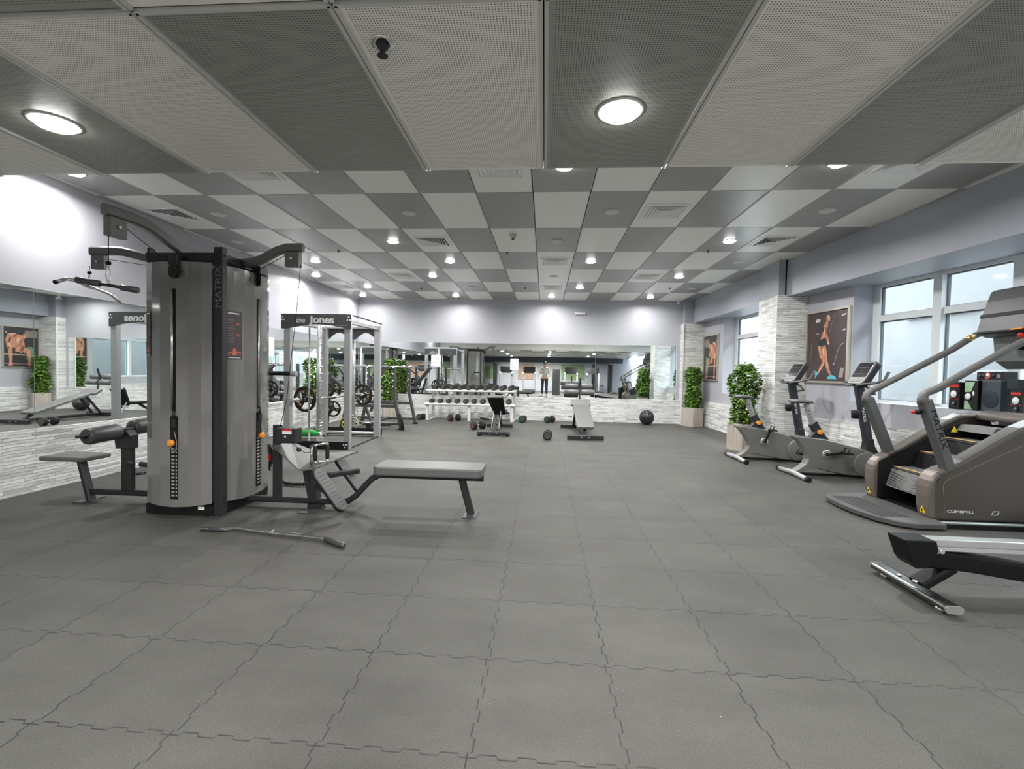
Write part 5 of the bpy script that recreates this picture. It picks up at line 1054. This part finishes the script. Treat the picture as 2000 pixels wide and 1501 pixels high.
for z, x0, x1, y in ((0.80, 0.49, 1.10, 10.18), (0.93, 0.46, 1.07, 10.26)):
    for a, b_ in ((x0, 0.755), (0.81, x1)):
        m = MB(); m.lathe((a, y, z), (1, 0, 0), [(0, 0.02), (0.004, 0.055), (0.02, 0.062), (b_-a-0.02, 0.062), (b_-a-0.004, 0.055), (b_-a, 0.02)], 20); m.build('roller_pad', mat('roller_grey', (0.11, 0.112, 0.115), 0.42, noise=0.08), Dn)
m = MB(); m.tube([(0.60, 9.70, 0.30), (0.52, 9.70, 0.30)], 0.012, 8); m.build('adjust_lever', BLK, Dn)
# ------------------------------------------------------------------ gym ball
r = root('gym_ball', (2.50, 11.35, 0), 'shiny black exercise ball on the floor by the far stone wall', 'exercise ball')
m = MB(); m.sph((2.50, 11.35, 0.178), 0.178, seg=40); o = m.build('ball', mat('glossy_black_ball', (0.02, 0.02, 0.021), 0.28, noise=0.05), r)
m = MB()
for k in range(-3, 4):
    z = 0.178+0.038*k; rr = math.sqrt(max(0.178**2-(0.038*k)**2, 0))+0.0005; m.tube([(2.50+rr*math.cos(t), 11.35+rr*math.sin(t), z) for t in [2*math.pi*q/32 for q in range(32)]], 0.0018, 5, closed=True)
m.build('moulded_rings', RUB, o)
# ------------------------------------------------------------------ potted climbing plants
LEAF = None
def leaf_mat():
    g = NG('variegated_leaf'); n = g.nt.nodes.new('ShaderNodeObjectInfo')
    f = g.noise(g.P, 14.0, 2); c_ = g.mix(g.ramp(f, 0.35, 0.65), (0.028, 0.085, 0.012), (0.17, 0.30, 0.045)); g.nt.links.new(c_, g.b.inputs['Base Color']); g.b.inputs['Roughness'].default_value = 0.4
    return g.m
LEAF = leaf_mat()
WOODP = mat('pale_wood_veneer', (0.44, 0.37, 0.31), 0.55, noise=0.02)
def wood_planter_mat():
    g = NG('striped_wood'); mp = g.nt.nodes.new('ShaderNodeMapping'); g.nt.links.new(g.P, mp.inputs[0]); mp.inputs['Scale'].default_value = (38, 38, 1.2)
    f = g.noise(mp.outputs[0], 1.0, 4, 0.6); c_ = g.mix(g.ramp(f, 0.3, 0.7), (0.30, 0.255, 0.215), (0.50, 0.45, 0.40)); g.nt.links.new(c_, g.b.inputs['Base Color']); g.b.inputs['Roughness'].default_value = 0.5; return g.m
WOODS = wood_planter_mat()
def plant(x, y, rz, hb, ht, label, seed, spread=0.17):
    rn = random.Random(seed); r = root('potted_plant', (x, y, 0), label, 'potted plant', 'potted climbing plants in wooden planters')
    s = 0.172; m = MB(); cs_ = [(x+s*math.sqrt(2)*math.cos(rz+math.pi/4+k*math.pi/2), y+s*math.sqrt(2)*math.sin(rz+math.pi/4+k*math.pi/2)) for k in range(4)]
    m.prism([(a, b_, 0.0) for a, b_ in cs_], (0, 0, 0.445)); m.build('planter', WOODS, r, bevel=0.006)
    s2 = 0.155; m = MB(); m.prism([(x+s2*math.sqrt(2)*math.cos(rz+math.pi/4+k*math.pi/2), y+s2*math.sqrt(2)*math.sin(rz+math.pi/4+k*math.pi/2), 0.446) for k in range(4)], (0, 0, 0.006)); m.build('soil', mat('potting_soil', (0.03, 0.022, 0.016), 0.9, noise=0.4, nscale=60), r)
    MB().cyl((x, y, 0.45), (x, y, ht-0.1), 0.03, 10).build('moss_pole', mat('moss_pole_brown', (0.09, 0.06, 0.03), 0.9, noise=0.3, nscale=80), r)
    m = MB()
    for k in range(1700):
        t = rn.random(); z = hb+(ht-hb)*t; a = rn.uniform(0, 2*math.pi); rr = spread*(0.35+0.65*math.sqrt(rn.random()))*(1.0 if t < 0.85 else 1.0-(t-0.85)*3.2)*(0.85+0.25*math.sin(z*9+a*2+seed))
        if t < 0.12: rr *= 0.8
        p = Vector((x+rr*math.cos(a), y+rr*math.sin(a), z)); L = rn.uniform(0.05, 0.09); w = L*rn.uniform(0.30, 0.42)
        d = Vector((math.cos(a)+rn.uniform(-.7, .7), math.sin(a)+rn.uniform(-.7, .7), rn.uniform(-0.8, 0.35))).normalized(); s_ = d.cross(Vector((rn.uniform(-.4, .4), rn.uniform(-.4, .4), 1))).normalized(); n_ = s_.cross(d)
        v = [m.bm.verts.new(q) for q in (p, p+d*L*0.35+s_*w-n_*0.006, p+d*L*0.75+s_*w*0.7-n_*0.008, p+d*L-n_*0.012, p+d*L*0.75-s_*w*0.7-n_*0.008, p+d*L*0.35-s_*w-n_*0.006, p+d*L*0.5+n_*0.004)]
        for q in ((0, 1, 6), (1, 2, 6), (2, 3, 6), (3, 4, 6), (4, 5, 6), (5, 0, 6)): m._f([v[i] for i in q], True)
    m.build('foliage', LEAF, r)
plant(3.555, 11.26, 0.55, 0.46, 1.42, 'bushy green climbing plant in a wooden planter by the far corner pillar', 3, 0.165)
plant(3.29, 7.83, 0.35, 0.47, 1.42, 'tall bushy green climbing plant in a wooden planter beside the near stone pillar', 5, 0.21)
plant(-3.85, 11.3, 0.4, 0.46, 1.5, 'bushy green climbing plant behind the bench press rack by the far left corner', 9, 0.20)
# ------------------------------------------------------------------ framed posters on the window wall
def poster(y0, y1, z0, z1, label, kind):
    r = root('framed_poster', (xw((y0+y1)/2), (y0+y1)/2, z0), label, 'framed picture', 'framed fitness posters')
    def Q(y, z, t): return (xw(y)-t, y, z)
    def quad(mb, ya, yb, za, zb, t0, t1): mb.prism([Q(ya, za, t0), Q(yb, za, t0), Q(yb, zb, t0), Q(ya, zb, t0)], (-(t1-t0), 0, 0))
    F_ = mat('champagne_frame', (0.50, 0.46, 0.38), 0.35, 0.4, noise=0.04); w = 0.028
    m = MB(); quad(m, y0, y1, z0, z0+w, 0.004, 0.035); quad(m, y0, y1, z1-w, z1, 0.004, 0.035); quad(m, y0, y0+w, z0+w, z1-w, 0.004, 0.035); quad(m, y1-w, y1, z0+w, z1-w, 0.004, 0.035); m.build('frame', F_, r)
    pb = None
    def P(u, v, t=0.013):
        if kind == 'm': u = 1-u
        return Q(y1-w-(y1-y0-2*w)*u, z0+w+(z1-z0-2*w)*v, t)   # u left to right as seen from the room
    m = MB(); m.prism([P(0, 0, 0.004), P(1, 0, 0.004), P(1, 1, 0.004), P(0, 1, 0.004)], (-0.009, 0, 0))
    pb = m.build('picture', mat('picture_dark_brown' if kind == 'w' else 'picture_dark_gym', (0.062, 0.046, 0.045) if kind == 'w' else (0.045, 0.042, 0.045), 0.35, noise=0.5, nscale=3), r)
    lay = [0.0136]
    def shape(name, polys, mt):
        for poly in polys:
            m = MB(); m.prism([P(u, v, lay[0]) for u, v in poly], (-0.0004, 0, 0)); m.build(name, mt, pb)
        lay[0] += 0.0006
    def limb(pts, ws):
        L_, R2 = [], []
        for i, (u, v) in enumerate(pts):
            a = pts[max(i-1, 0)]; b_ = pts[min(i+1, len(pts)-1)]; dx, dy = b_[0]-a[0], b_[1]-a[1]; l = math.hypot(dx, dy) or 1; nx, ny = -dy/l, dx/l
            L_.append((u+nx*ws[i], v+ny*ws[i])); R2.append((u-nx*ws[i], v-ny*ws[i]))
        return L_+R2[::-1]
    def ell(cu, cv, a, b_, n=16): return [(cu+a*math.cos(2*math.pi*k/n), cv+b_*math.sin(2*math.pi*k/n)) for k in range(n)]
    SK = mat('poster_skin', (0.50, 0.24, 0.15), 0.5, noise=0.4, nscale=14); SKL = mat('poster_skin_light', (0.70, 0.45, 0.34), 0.5, noise=0.3, nscale=20); GL = mat('poster_pale', (0.55, 0.52, 0.5), 0.5)
    if kind == 'w':
        shape('lit_windows', [[(0.20, 0.86), (0.32, 0.865), (0.32, 0.91), (0.20, 0.905)], [(0.82, 0.90), (0.93, 0.92), (0.93, 0.94), (0.83, 0.925)], [(0.86, 0.70), (0.93, 0.71), (0.93, 0.73), (0.87, 0.72)], [(0.955, 0.02), (0.975, 0.02), (0.975, 0.98), (0.955, 0.98)]], GL)
        shape('gym_gear', [limb([(0.70, 0.27), (0.77, 0.44), (0.86, 0.53), (0.90, 0.52)], [0.006]*4), ell(0.685, 0.245, 0.022, 0.018), [(0.80, 0.05), (0.90, 0.06), (0.92, 0.19), (0.84, 0.19)], limb([(0.66, 0.96), (0.56, 0.70)], [0.003, 0.003]), limb([(0.10, 0.30), (0.11, 0.55)], [0.003, 0.003]), [(0.22, 0.68), (0.30, 0.685), (0.30, 0.70), (0.22, 0.70)]], mat('poster_gear_grey', (0.30, 0.27, 0.27), 0.5))
        shape('ponytail', [limb([(0.48, 0.93), (0.41, 0.88), (0.38, 0.80)], [0.03, 0.035, 0.01])], mat('poster_hair_brown', (0.10, 0.06, 0.04), 0.6))
        shape('body', [ell(0.515, 0.905, 0.045, 0.048), limb([(0.50, 0.86), (0.46, 0.78), (0.42, 0.66), (0.37, 0.56)], [0.02, 0.055, 0.042, 0.05]), limb([(0.47, 0.78), (0.46, 0.67), (0.52, 0.60), (0.54, 0.53)], [0.034, 0.028, 0.02, 0.022]),
            limb([(0.40, 0.52), (0.47, 0.38), (0.50, 0.28), (0.55, 0.18), (0.61, 0.09)], [0.065, 0.05, 0.036, 0.034, 0.016]), limb([(0.34, 0.52), (0.37, 0.38), (0.45, 0.28), (0.36, 0.18), (0.29, 0.10)], [0.06, 0.045, 0.034, 0.028, 0.014])], SK)
        shape('highlight', [limb([(0.49, 0.94), (0.55, 0.91), (0.555, 0.86)], [0.01, 0.01, 0.006]), limb([(0.44, 0.76), (0.43, 0.66)], [0.01, 0.012]), limb([(0.40, 0.47), (0.44, 0.36)], [0.012, 0.012]), limb([(0.40, 0.20), (0.31, 0.11)], [0.006, 0.006]), limb([(0.53, 0.55), (0.56, 0.53)], [0.016, 0.014])], SKL)
        shape('shorts', [[(0.30, 0.60), (0.44, 0.62), (0.47, 0.52), (0.38, 0.50), (0.28, 0.52)], [(0.36, 0.86-0.1), (0.43, 0.78), (0.42, 0.73), (0.37, 0.70)]], mat('poster_black_cloth', (0.03, 0.03, 0.032), 0.6))
        shape('shoes', [[(0.53, 0.03), (0.76, 0.03), (0.74, 0.065), (0.65, 0.09), (0.60, 0.085), (0.55, 0.06)], [(0.20, 0.15), (0.30, 0.13), (0.30, 0.10), (0.25, 0.04), (0.23, 0.04), (0.24, 0.09), (0.20, 0.12)]], mat('poster_turquoise', (0.10, 0.50, 0.62), 0.5))
    else:
        shape('background_panels', [[(0.70, 0.12), (0.86, 0.12), (0.86, 0.50), (0.72, 0.52)], [(0.66, 0.18), (0.72, 0.18), (0.72, 0.50), (0.66, 0.50)]] if kind == 'm' else [[(0.02, 0.1), (0.14, 0.1), (0.14, 0.55), (0.02, 0.55)]], mat('poster_green', (0.12, 0.26, 0.17), 0.5))
        shape('background_glow', [[(0.60, 0.75), (0.98, 0.75), (0.98, 0.93), (0.62, 0.93)]], mat('poster_khaki', (0.22, 0.20, 0.16), 0.5, noise=0.4, nscale=8))
        mir = (lambda u: u)
        shape('bench', [[(0.0, 0.30), (0.72, 0.285), (0.72, 0.31), (0.0, 0.325)], [(0.0, 0.07), (0.75, 0.06), (0.75, 0.07), (0.0, 0.08)]], mat('poster_tan', (0.4, 0.33, 0.24), 0.5))
        shape('body', [ell(0.60, 0.78, 0.055, 0.07), limb([(0.55, 0.76), (0.42, 0.70), (0.30, 0.60), (0.28, 0.48)], [0.05, 0.15, 0.13, 0.08]), limb([(0.36, 0.80), (0.16, 0.78), (0.11, 0.68), (0.14, 0.50), (0.20, 0.46)], [0.05, 0.06, 0.045, 0.04, 0.04]),
            limb([(0.52, 0.66), (0.56, 0.52), (0.50, 0.40), (0.52, 0.36)], [0.06, 0.06, 0.05, 0.04]), limb([(0.20, 0.50), (0.20, 0.34), (0.21, 0.20), (0.21, 0.08)], [0.06, 0.055, 0.045, 0.035]), limb([(0.34, 0.46), (0.55, 0.46), (0.72, 0.38), (0.76, 0.22), (0.74, 0.10)], [0.08, 0.08, 0.06, 0.045, 0.035])], SK)
        shape('highlight', [limb([(0.34, 0.84), (0.20, 0.81)], [0.012, 0.015]), limb([(0.44, 0.74), (0.40, 0.62)], [0.03, 0.03]), limb([(0.62, 0.80), (0.62, 0.74)], [0.012, 0.012]), limb([(0.17, 0.60), (0.20, 0.48)], [0.015, 0.02]), limb([(0.70, 0.36), (0.74, 0.24)], [0.012, 0.012]), ell(0.09, 0.86, 0.02, 0.022)], SKL)
        shape('shoes', [[(0.14, 0.02), (0.26, 0.02), (0.26, 0.07), (0.22, 0.12), (0.17, 0.12)], [(0.68, 0.10), (0.76, 0.12), (0.90, 0.03), (0.90, 0.01), (0.70, 0.01)]], mat('poster_pink', (0.70, 0.22, 0.26), 0.5))
    return r
poster(6.62, 7.47, 1.145, 2.215, 'tall framed poster of a woman in turquoise trainers exercising, between stone pillar and large window', 'w')
poster(10.66, 11.49, 1.10, 2.17, 'framed poster of a muscular person leaning on a knee, beyond the far window', 'm')
# ------------------------------------------------------------------ loudspeakers on the window sill
def sy_(y): return xw(y)
SPB = mat('speaker_black', (0.012, 0.012, 0.014), 0.35, noise=0.1); SPD = mat('speaker_slate', (0.035, 0.048, 0.06), 0.5, noise=0.05)
def spk(y0, y1, z0, z1, dep, label, kind, xo=0.02):
    xm = xw((y0+y1)/2)+xo; r = root('loudspeaker', (xm+dep/2, (y0+y1)/2, z0), label, 'loudspeaker', 'hi-fi loudspeakers on the window sill')
    o = MB().b2(xm, xm+dep, y0, y1, z0, z1).build('cabinet', SPD if kind == 'sub' else SPB, r, bevel=0.006)
    yc = (y0+y1)/2; h = z1-z0; w = y1-y0
    def ring(z, rad, name, mt, yy=yc, d=0.006): m = MB(); m.lathe((xm, yy, z), (-1, 0, 0), [(0, rad), (d, rad), (d*1.6, rad*0.9), (d*0.6, rad*0.8)], 28); return m.build(name, mt, o)
    def cone(z, rad, name, mt, yy=yc): m = MB(); m.lathe((xm-0.004, yy, z), (-1, 0, 0), [(0, rad), (0.002, rad*0.95), (0.006, rad*0.4), (0.008, 0.004)], 24); return m.build(name, mt, o)
    if kind == 'tower':
        ring(z0+h*0.55, w*0.42, 'driver_ring', CHAR); cone(z0+h*0.55, w*0.3, 'cone', WHT); ring(z0+h*0.22, w*0.25, 'tweeter', CHAR); cone(z0+h*0.22, w*0.1, 'tweeter_dome', SILV)
        m = MB(); m.b2(xm-0.003, xm-0.0005, y0+0.01, y1-0.01, z0+h*0.80, z0+h*0.90); m.build('red_trim', RED, o); m = MB(); m.b2(xm-0.003, xm-0.0005, y0+0.01, y1-0.01, z0+h*0.36, z0+h*0.40); m.build('red_trim', RED, o)
    elif kind == 'box':
        IR = mat('iridescent_panel', (0.42, 0.66, 0.42), 0.15, 0.3, noise=0.5, nscale=6); m = MB(); m.prism([(xm-0.001, y1-0.01, z1-0.02), (xm-0.001, y0+0.03, z1-0.02), (xm-0.001, y0+0.07, z0+h*0.62), (xm-0.001, y1-0.01, z0+h*0.60)], (-0.002, 0, 0)); m.build('upper_reflective_panel', IR, o); m = MB(); m.prism([(xm-0.001, y1-0.01, z0+h*0.32), (xm-0.001, y0+0.10, z0+h*0.28), (xm-0.001, y0+0.05, z0+0.01), (xm-0.001, y1-0.01, z0+0.01)], (-0.002, 0, 0))
        m.build('lower_reflective_panel', IR, o)
        ring(z0+h*0.46, w*0.30, 'driver_ring', CHAR, y1-w*0.33); cone(z0+h*0.46, w*0.22, 'cone', WHT, y1-w*0.33); m = MB(); m.sph((xm-0.002, y0+w*0.28, z0+h*0.56), 0.014, (0.3, 1, 1.7)); m.build('tweeter', WHT, o)
    elif kind == 'sub':
        m = MB(); m.lathe((xm, yc, z0+h*0.40), (-1, 0, 0), [(0, w*0.42), (0.002, w*0.42), (0.003, w*0.40), (0.001, w*0.1)], 36); m.build('grille', mat('navy_grille', (0.006, 0.014, 0.025), 0.6), o)
    else:
        for q, rr in ((0.18, 0.02), (0.30, 0.024), (0.66, 0.018)): cone(z0+h*0.5, rr, 'knob', CHAR, y1-w*q)
        ring(z0+h*0.5, h*0.42, 'red_dial_ring', RED, y1-w*0.45); cone(z0+h*0.5, h*0.35, 'chrome_dial', CHR, y1-w*0.45)
        m = MB()
        for q in (0.8, 0.85, 0.9): m.b2(xm-0.002, xm-0.0005, y1-w*q-0.004, y1-w*q+0.004, z0+h*0.3, z0+h*0.7)
        m.build('buttons', SILV, o)
    return r
zS = 0.915
spk(5.165, 5.29, zS, 1.205, 0.12, 'narrow black loudspeaker with red trim, leftmost on the sill', 'tower', 0.0)
spk(4.985, 5.135, zS, 1.225, 0.16, 'black loudspeaker with iridescent green panels on the sill', 'box', 0.0)
spk(4.775, 4.975, zS, 1.225, 0.18, 'slate subwoofer with a round dark grille on the sill', 'sub', 0.0)
spk(4.76, 5.03, 1.2265, 1.315, 0.14, 'small stereo unit with a chrome dial resting on the subwoofer', 'unit', 0.0)
spk(4.60, 4.715, zS, 1.14, 0.12, 'narrow black loudspeaker with red trim at the right edge beside the stair climber', 'tower', 0.0)
r = root('loudspeaker', (4.55, 4.60, 1.1415), 'dark box with glossy side resting on the rightmost small loudspeaker', 'loudspeaker', 'hi-fi loudspeakers on the window sill')
MB().b2(xw(4.65)-0.01, xw(4.65)+0.15, 4.50, 4.74, 1.142, 1.24).build('cabinet', mat('glossy_slate', (0.03, 0.035, 0.045), 0.12), r, bevel=0.004)
# ------------------------------------------------------------------ the person behind the camera, seen in the far mirror
PX_, PY_ = 0.02, -0.55
PR = root('person', (PX_, PY_, 0), 'person in pale shirt and dark trousers behind the camera, reflected in the far mirror', 'person')
SKN = mat('skin', (0.55, 0.34, 0.25), 0.5, noise=0.05); SHT = mat('pale_shirt', (0.62, 0.62, 0.62), 0.8, noise=0.05); TRS = mat('dark_trousers', (0.03, 0.035, 0.05), 0.8, noise=0.1); HAIR = mat('dark_hair', (0.02, 0.015, 0.012), 0.6)
def skin(name, verts, edges, mt, parent, rootv=0, lev=2):
    me = bpy.data.meshes.new(name); me.from_pydata([tuple(Vector(v[:3])-OFF[parent.name]) for v in verts], edges, []); me.materials.append(mt)
    o = bpy.data.objects.new(name, me); COL.objects.link(o); o.parent = parent; OFF[o.name] = OFF[parent.name]
    sk = o.modifiers.new('skin', 'SKIN'); sk.use_smooth_shade = True
    for i, v in enumerate(verts): me.skin_vertices[0].data[i].radius = (v[3], v[4] if len(v) > 4 else v[3])
    me.skin_vertices[0].data[rootv].use_root = True
    sb = o.modifiers.new('sub', 'SUBSURF'); sb.levels = lev; sb.render_levels = lev; return o
def b(x, y, z, *r_): return (PX_+x, PY_+y, z)+r_
V = [b(0, 0, 0.95, 0.14, 0.10), b(0, 0, 1.12, 0.125, 0.09), b(0, 0.01, 1.30, 0.15, 0.10), b(0, 0, 1.43, 0.09, 0.07), b(0, 0.01, 1.50, 0.05, 0.05), b(0, 0.03, 1.58, 0.068, 0.078), b(0, 0.03, 1.68, 0.075, 0.09), b(0, 0.02, 1.75, 0.045, 0.06)]
E_ = [(i, i+1) for i in range(7)]
for s in (-1, 1):
    n0 = len(V); V += [b(s*0.10, 0, 0.88, 0.088, 0.095), b(s*0.11, 0.01, 0.50, 0.055, 0.062), b(s*0.12, -0.01, 0.10, 0.038, 0.042), b(s*0.125, 0.04, 0.045, 0.036, 0.035), b(s*0.13, 0.15, 0.035, 0.035, 0.025)]
    E_ += [(0, n0), (n0, n0+1), (n0+1, n0+2), (n0+2, n0+3), (n0+3, n0+4)]
    n1 = len(V); V += [b(s*0.185, 0, 1.41, 0.052), b(s*0.25, 0.03, 1.15, 0.04), b(s*0.13, 0.24, 1.20, 0.028), b(s*0.11, 0.29, 1.22, 0.032, 0.02)]
    E_ += [(3, n1), (n1, n1+1), (n1+1, n1+2), (n1+2, n1+3)]
skin('body', V, E_, SKN, PR)
for s in (-1, 1):
    for k in range(5):
        a = b(s*0.11, 0.30, 1.225, 0.01); yy = 0.30+0.035; dx = (-0.02+0.012*k) if k < 4 else s*-0.035
        skin('finger', [b(s*0.11+dx, 0.31, 1.225, 0.009), b(s*0.11+dx*1.2, yy+0.02, 1.232-0.004*abs(k-2), 0.0085), b(s*0.11+dx*1.2, yy+0.035, 1.215-0.004*k, 0.007)], [(0, 1), (1, 2)], SKN, PR, lev=1)
V2 = [b(0, 0, 0.93, 0.155, 0.115), b(0, 0, 1.12, 0.14, 0.105), b(0, 0.01, 1.30, 0.165, 0.115), b(0, 0, 1.43, 0.10, 0.08)]; E2 = [(0, 1), (1, 2), (2, 3)]
for s in (-1, 1):
    n1 = len(V2); V2 += [b(s*0.185, 0, 1.41, 0.065), b(s*0.235, 0.02, 1.22, 0.055)]; E2 += [(3, n1), (n1, n1+1)]
skin('shirt', V2, E2, SHT, PR)
V3 = [b(0, 0, 0.97, 0.15, 0.11)]; E3 = []
for s in (-1, 1):
    n1 = len(V3); V3 += [b(s*0.10, 0, 0.86, 0.10, 0.105), b(s*0.11, 0.01, 0.50, 0.07, 0.075), b(s*0.12, -0.01, 0.09, 0.055, 0.06)]; E3 += [(0, n1), (n1, n1+1), (n1+1, n1+2)]
skin('trousers', V3, E3, TRS, PR)
m = MB(); m.sph((PX_, PY_+0.005, 1.70), 0.098, (0.86, 1.0, 0.95), 20); m.build('hair', HAIR, PR)
m = MB()
for s in (-1, 1): m.sph((PX_+s*0.03, PY_+0.118, 1.66), 0.011)
m.build('eyes', BLK, PR); m = MB(); m.lathe((PX_, PY_+0.105, 1.655), (0, 0.6, -1), [(0, 0.006), (0.03, 0.014), (0.04, 0.008)], 10); m.build('nose', SKN, PR)
m = MB(); m.tube([(PX_-0.022, PY_+0.108, 1.595), (PX_, PY_+0.114, 1.593), (PX_+0.022, PY_+0.108, 1.595)], 0.005, 6); m.build('mouth', mat('lips', (0.4, 0.15, 0.12), 0.5), PR)
m = MB()
for s in (-1, 1): m.sph((PX_+s*0.078, PY_+0.03, 1.65), 0.022, (0.4, 0.7, 1.3))
m.build('ears', SKN, PR)
# ------------------------------------------------------------------ back of the room, seen only in the mirrors
r = root('locker_cabinet', (0.62, -1.6, 0), 'tall dark grey cabinet behind the camera, seen in the far mirror', 'cabinet')
o = MB().b2(0.45, 0.85, -1.85, -1.45, 0, 1.42).build('body', GUN, r, bevel=0.01); m = MB(); m.b2(0.655, 0.66, -1.449, -1.446, 0.05, 1.38); m.build('door_gap', BLK, o)
def treadmill(x, y, label):
    r = root('treadmill', (x, y, 0), label, 'treadmill', 'treadmills behind the camera')
    m = MB(); m.b2(x-0.38, x+0.38, y-0.9, y+0.9, 0.05, 0.17); m.build('deck', CHAR, r, bevel=0.02); m = MB(); m.b2(x-0.26, x+0.26, y-0.85, y+0.6, 0.171, 0.18); m.build('belt', BLK, r)
    for s in (-1, 1): m = MB(); m.path([(x+s*0.36, y-0.65, 0.15), (x+s*0.36, y-0.75, 1.2), (x+s*0.36, y-0.35, 1.1)], 0.05, 0.06, (1, 0, 0)); m.build('side_arm', SILV, r)
    m = MB(); m.prism([(x-0.36, y-0.80, 1.15), (x+0.36, y-0.80, 1.15), (x+0.36, y-0.87, 1.55), (x-0.36, y-0.87, 1.55)], (0, 0.05, 0)); m.build('console', BLK, r, bevel=0.01)
treadmill(1.6, -3.6, 'treadmill behind the camera, seen in the far mirror to the right'); t0 = None
treadmill(2.9, -3.6, 'treadmill near the window side behind the camera, seen in the far mirror')
treadmill(-0.9, -3.6, 'treadmill behind the camera, left of the reflected person')
treadmill(-2.3, -3.6, 'treadmill nearest the left wall behind the camera')
r = root('wall_mural', (0, YB, 0.7), 'row of pale green and orange wall panels behind the camera, seen in the far mirror', 'wall panel')
for x0, x1, cc, nm_ in ((-4.4, -3.0, (0.20, 0.34, 0.12), 'green_panel'), (-1.7, -0.7, (0.45, 0.26, 0.16), 'orange_panel'), (1.1, 2.6, (0.24, 0.38, 0.16), 'green_panel'), (-0.4, 0.7, (0.5, 0.5, 0.46), 'pale_panel')):
    MB().b2(x0, x1, YB+0.001, YB+0.03, 0.75, 1.75).build(nm_, mat(nm_, tuple(v*0.6+0.08 for v in cc), 0.6, noise=0.5, nscale=6), r)

def cable_frame(x, y, label):
    r = root('cable_machine', (x, y, 0), label, 'weight machine', 'dark machines behind the camera')
    for s in (-1, 1): MB().b2(x+s*0.5-0.12, x+s*0.5+0.12, y-0.15, y+0.15, 0, 1.78).build('weight_tower', CHAR, r, bevel=0.01)
    MB().bar((x-0.45, y, 1.82), (x+0.45, y, 1.82), 0.06, 0.07).build('top_beam', GUN, r); m = MB(); m.prism([(x-0.2+a, y+0.55+b_, 0.42) for a, b_ in rrect(0.5, 0.4, 0.06)], (0, 0, 0.07)); m.build('seat_pad', DVIN, r); MB().bar((x-0.2, y+0.15, 0.05), (x-0.2, y+0.8, 0.05), 0.06, 0.06).build('floor_beam', GUN, r); MB().bar((x-0.2, y+0.55, 0.06), (x-0.2, y+0.55, 0.42), 0.06, 0.06).build('seat_leg', GUN, r)
cable_frame(-3.6, -5.6, 'dark double cable machine by the back wall at left, seen in the far mirror')
cable_frame(3.6, -5.7, 'dark double cable machine by the back wall at right, seen in the far mirror')
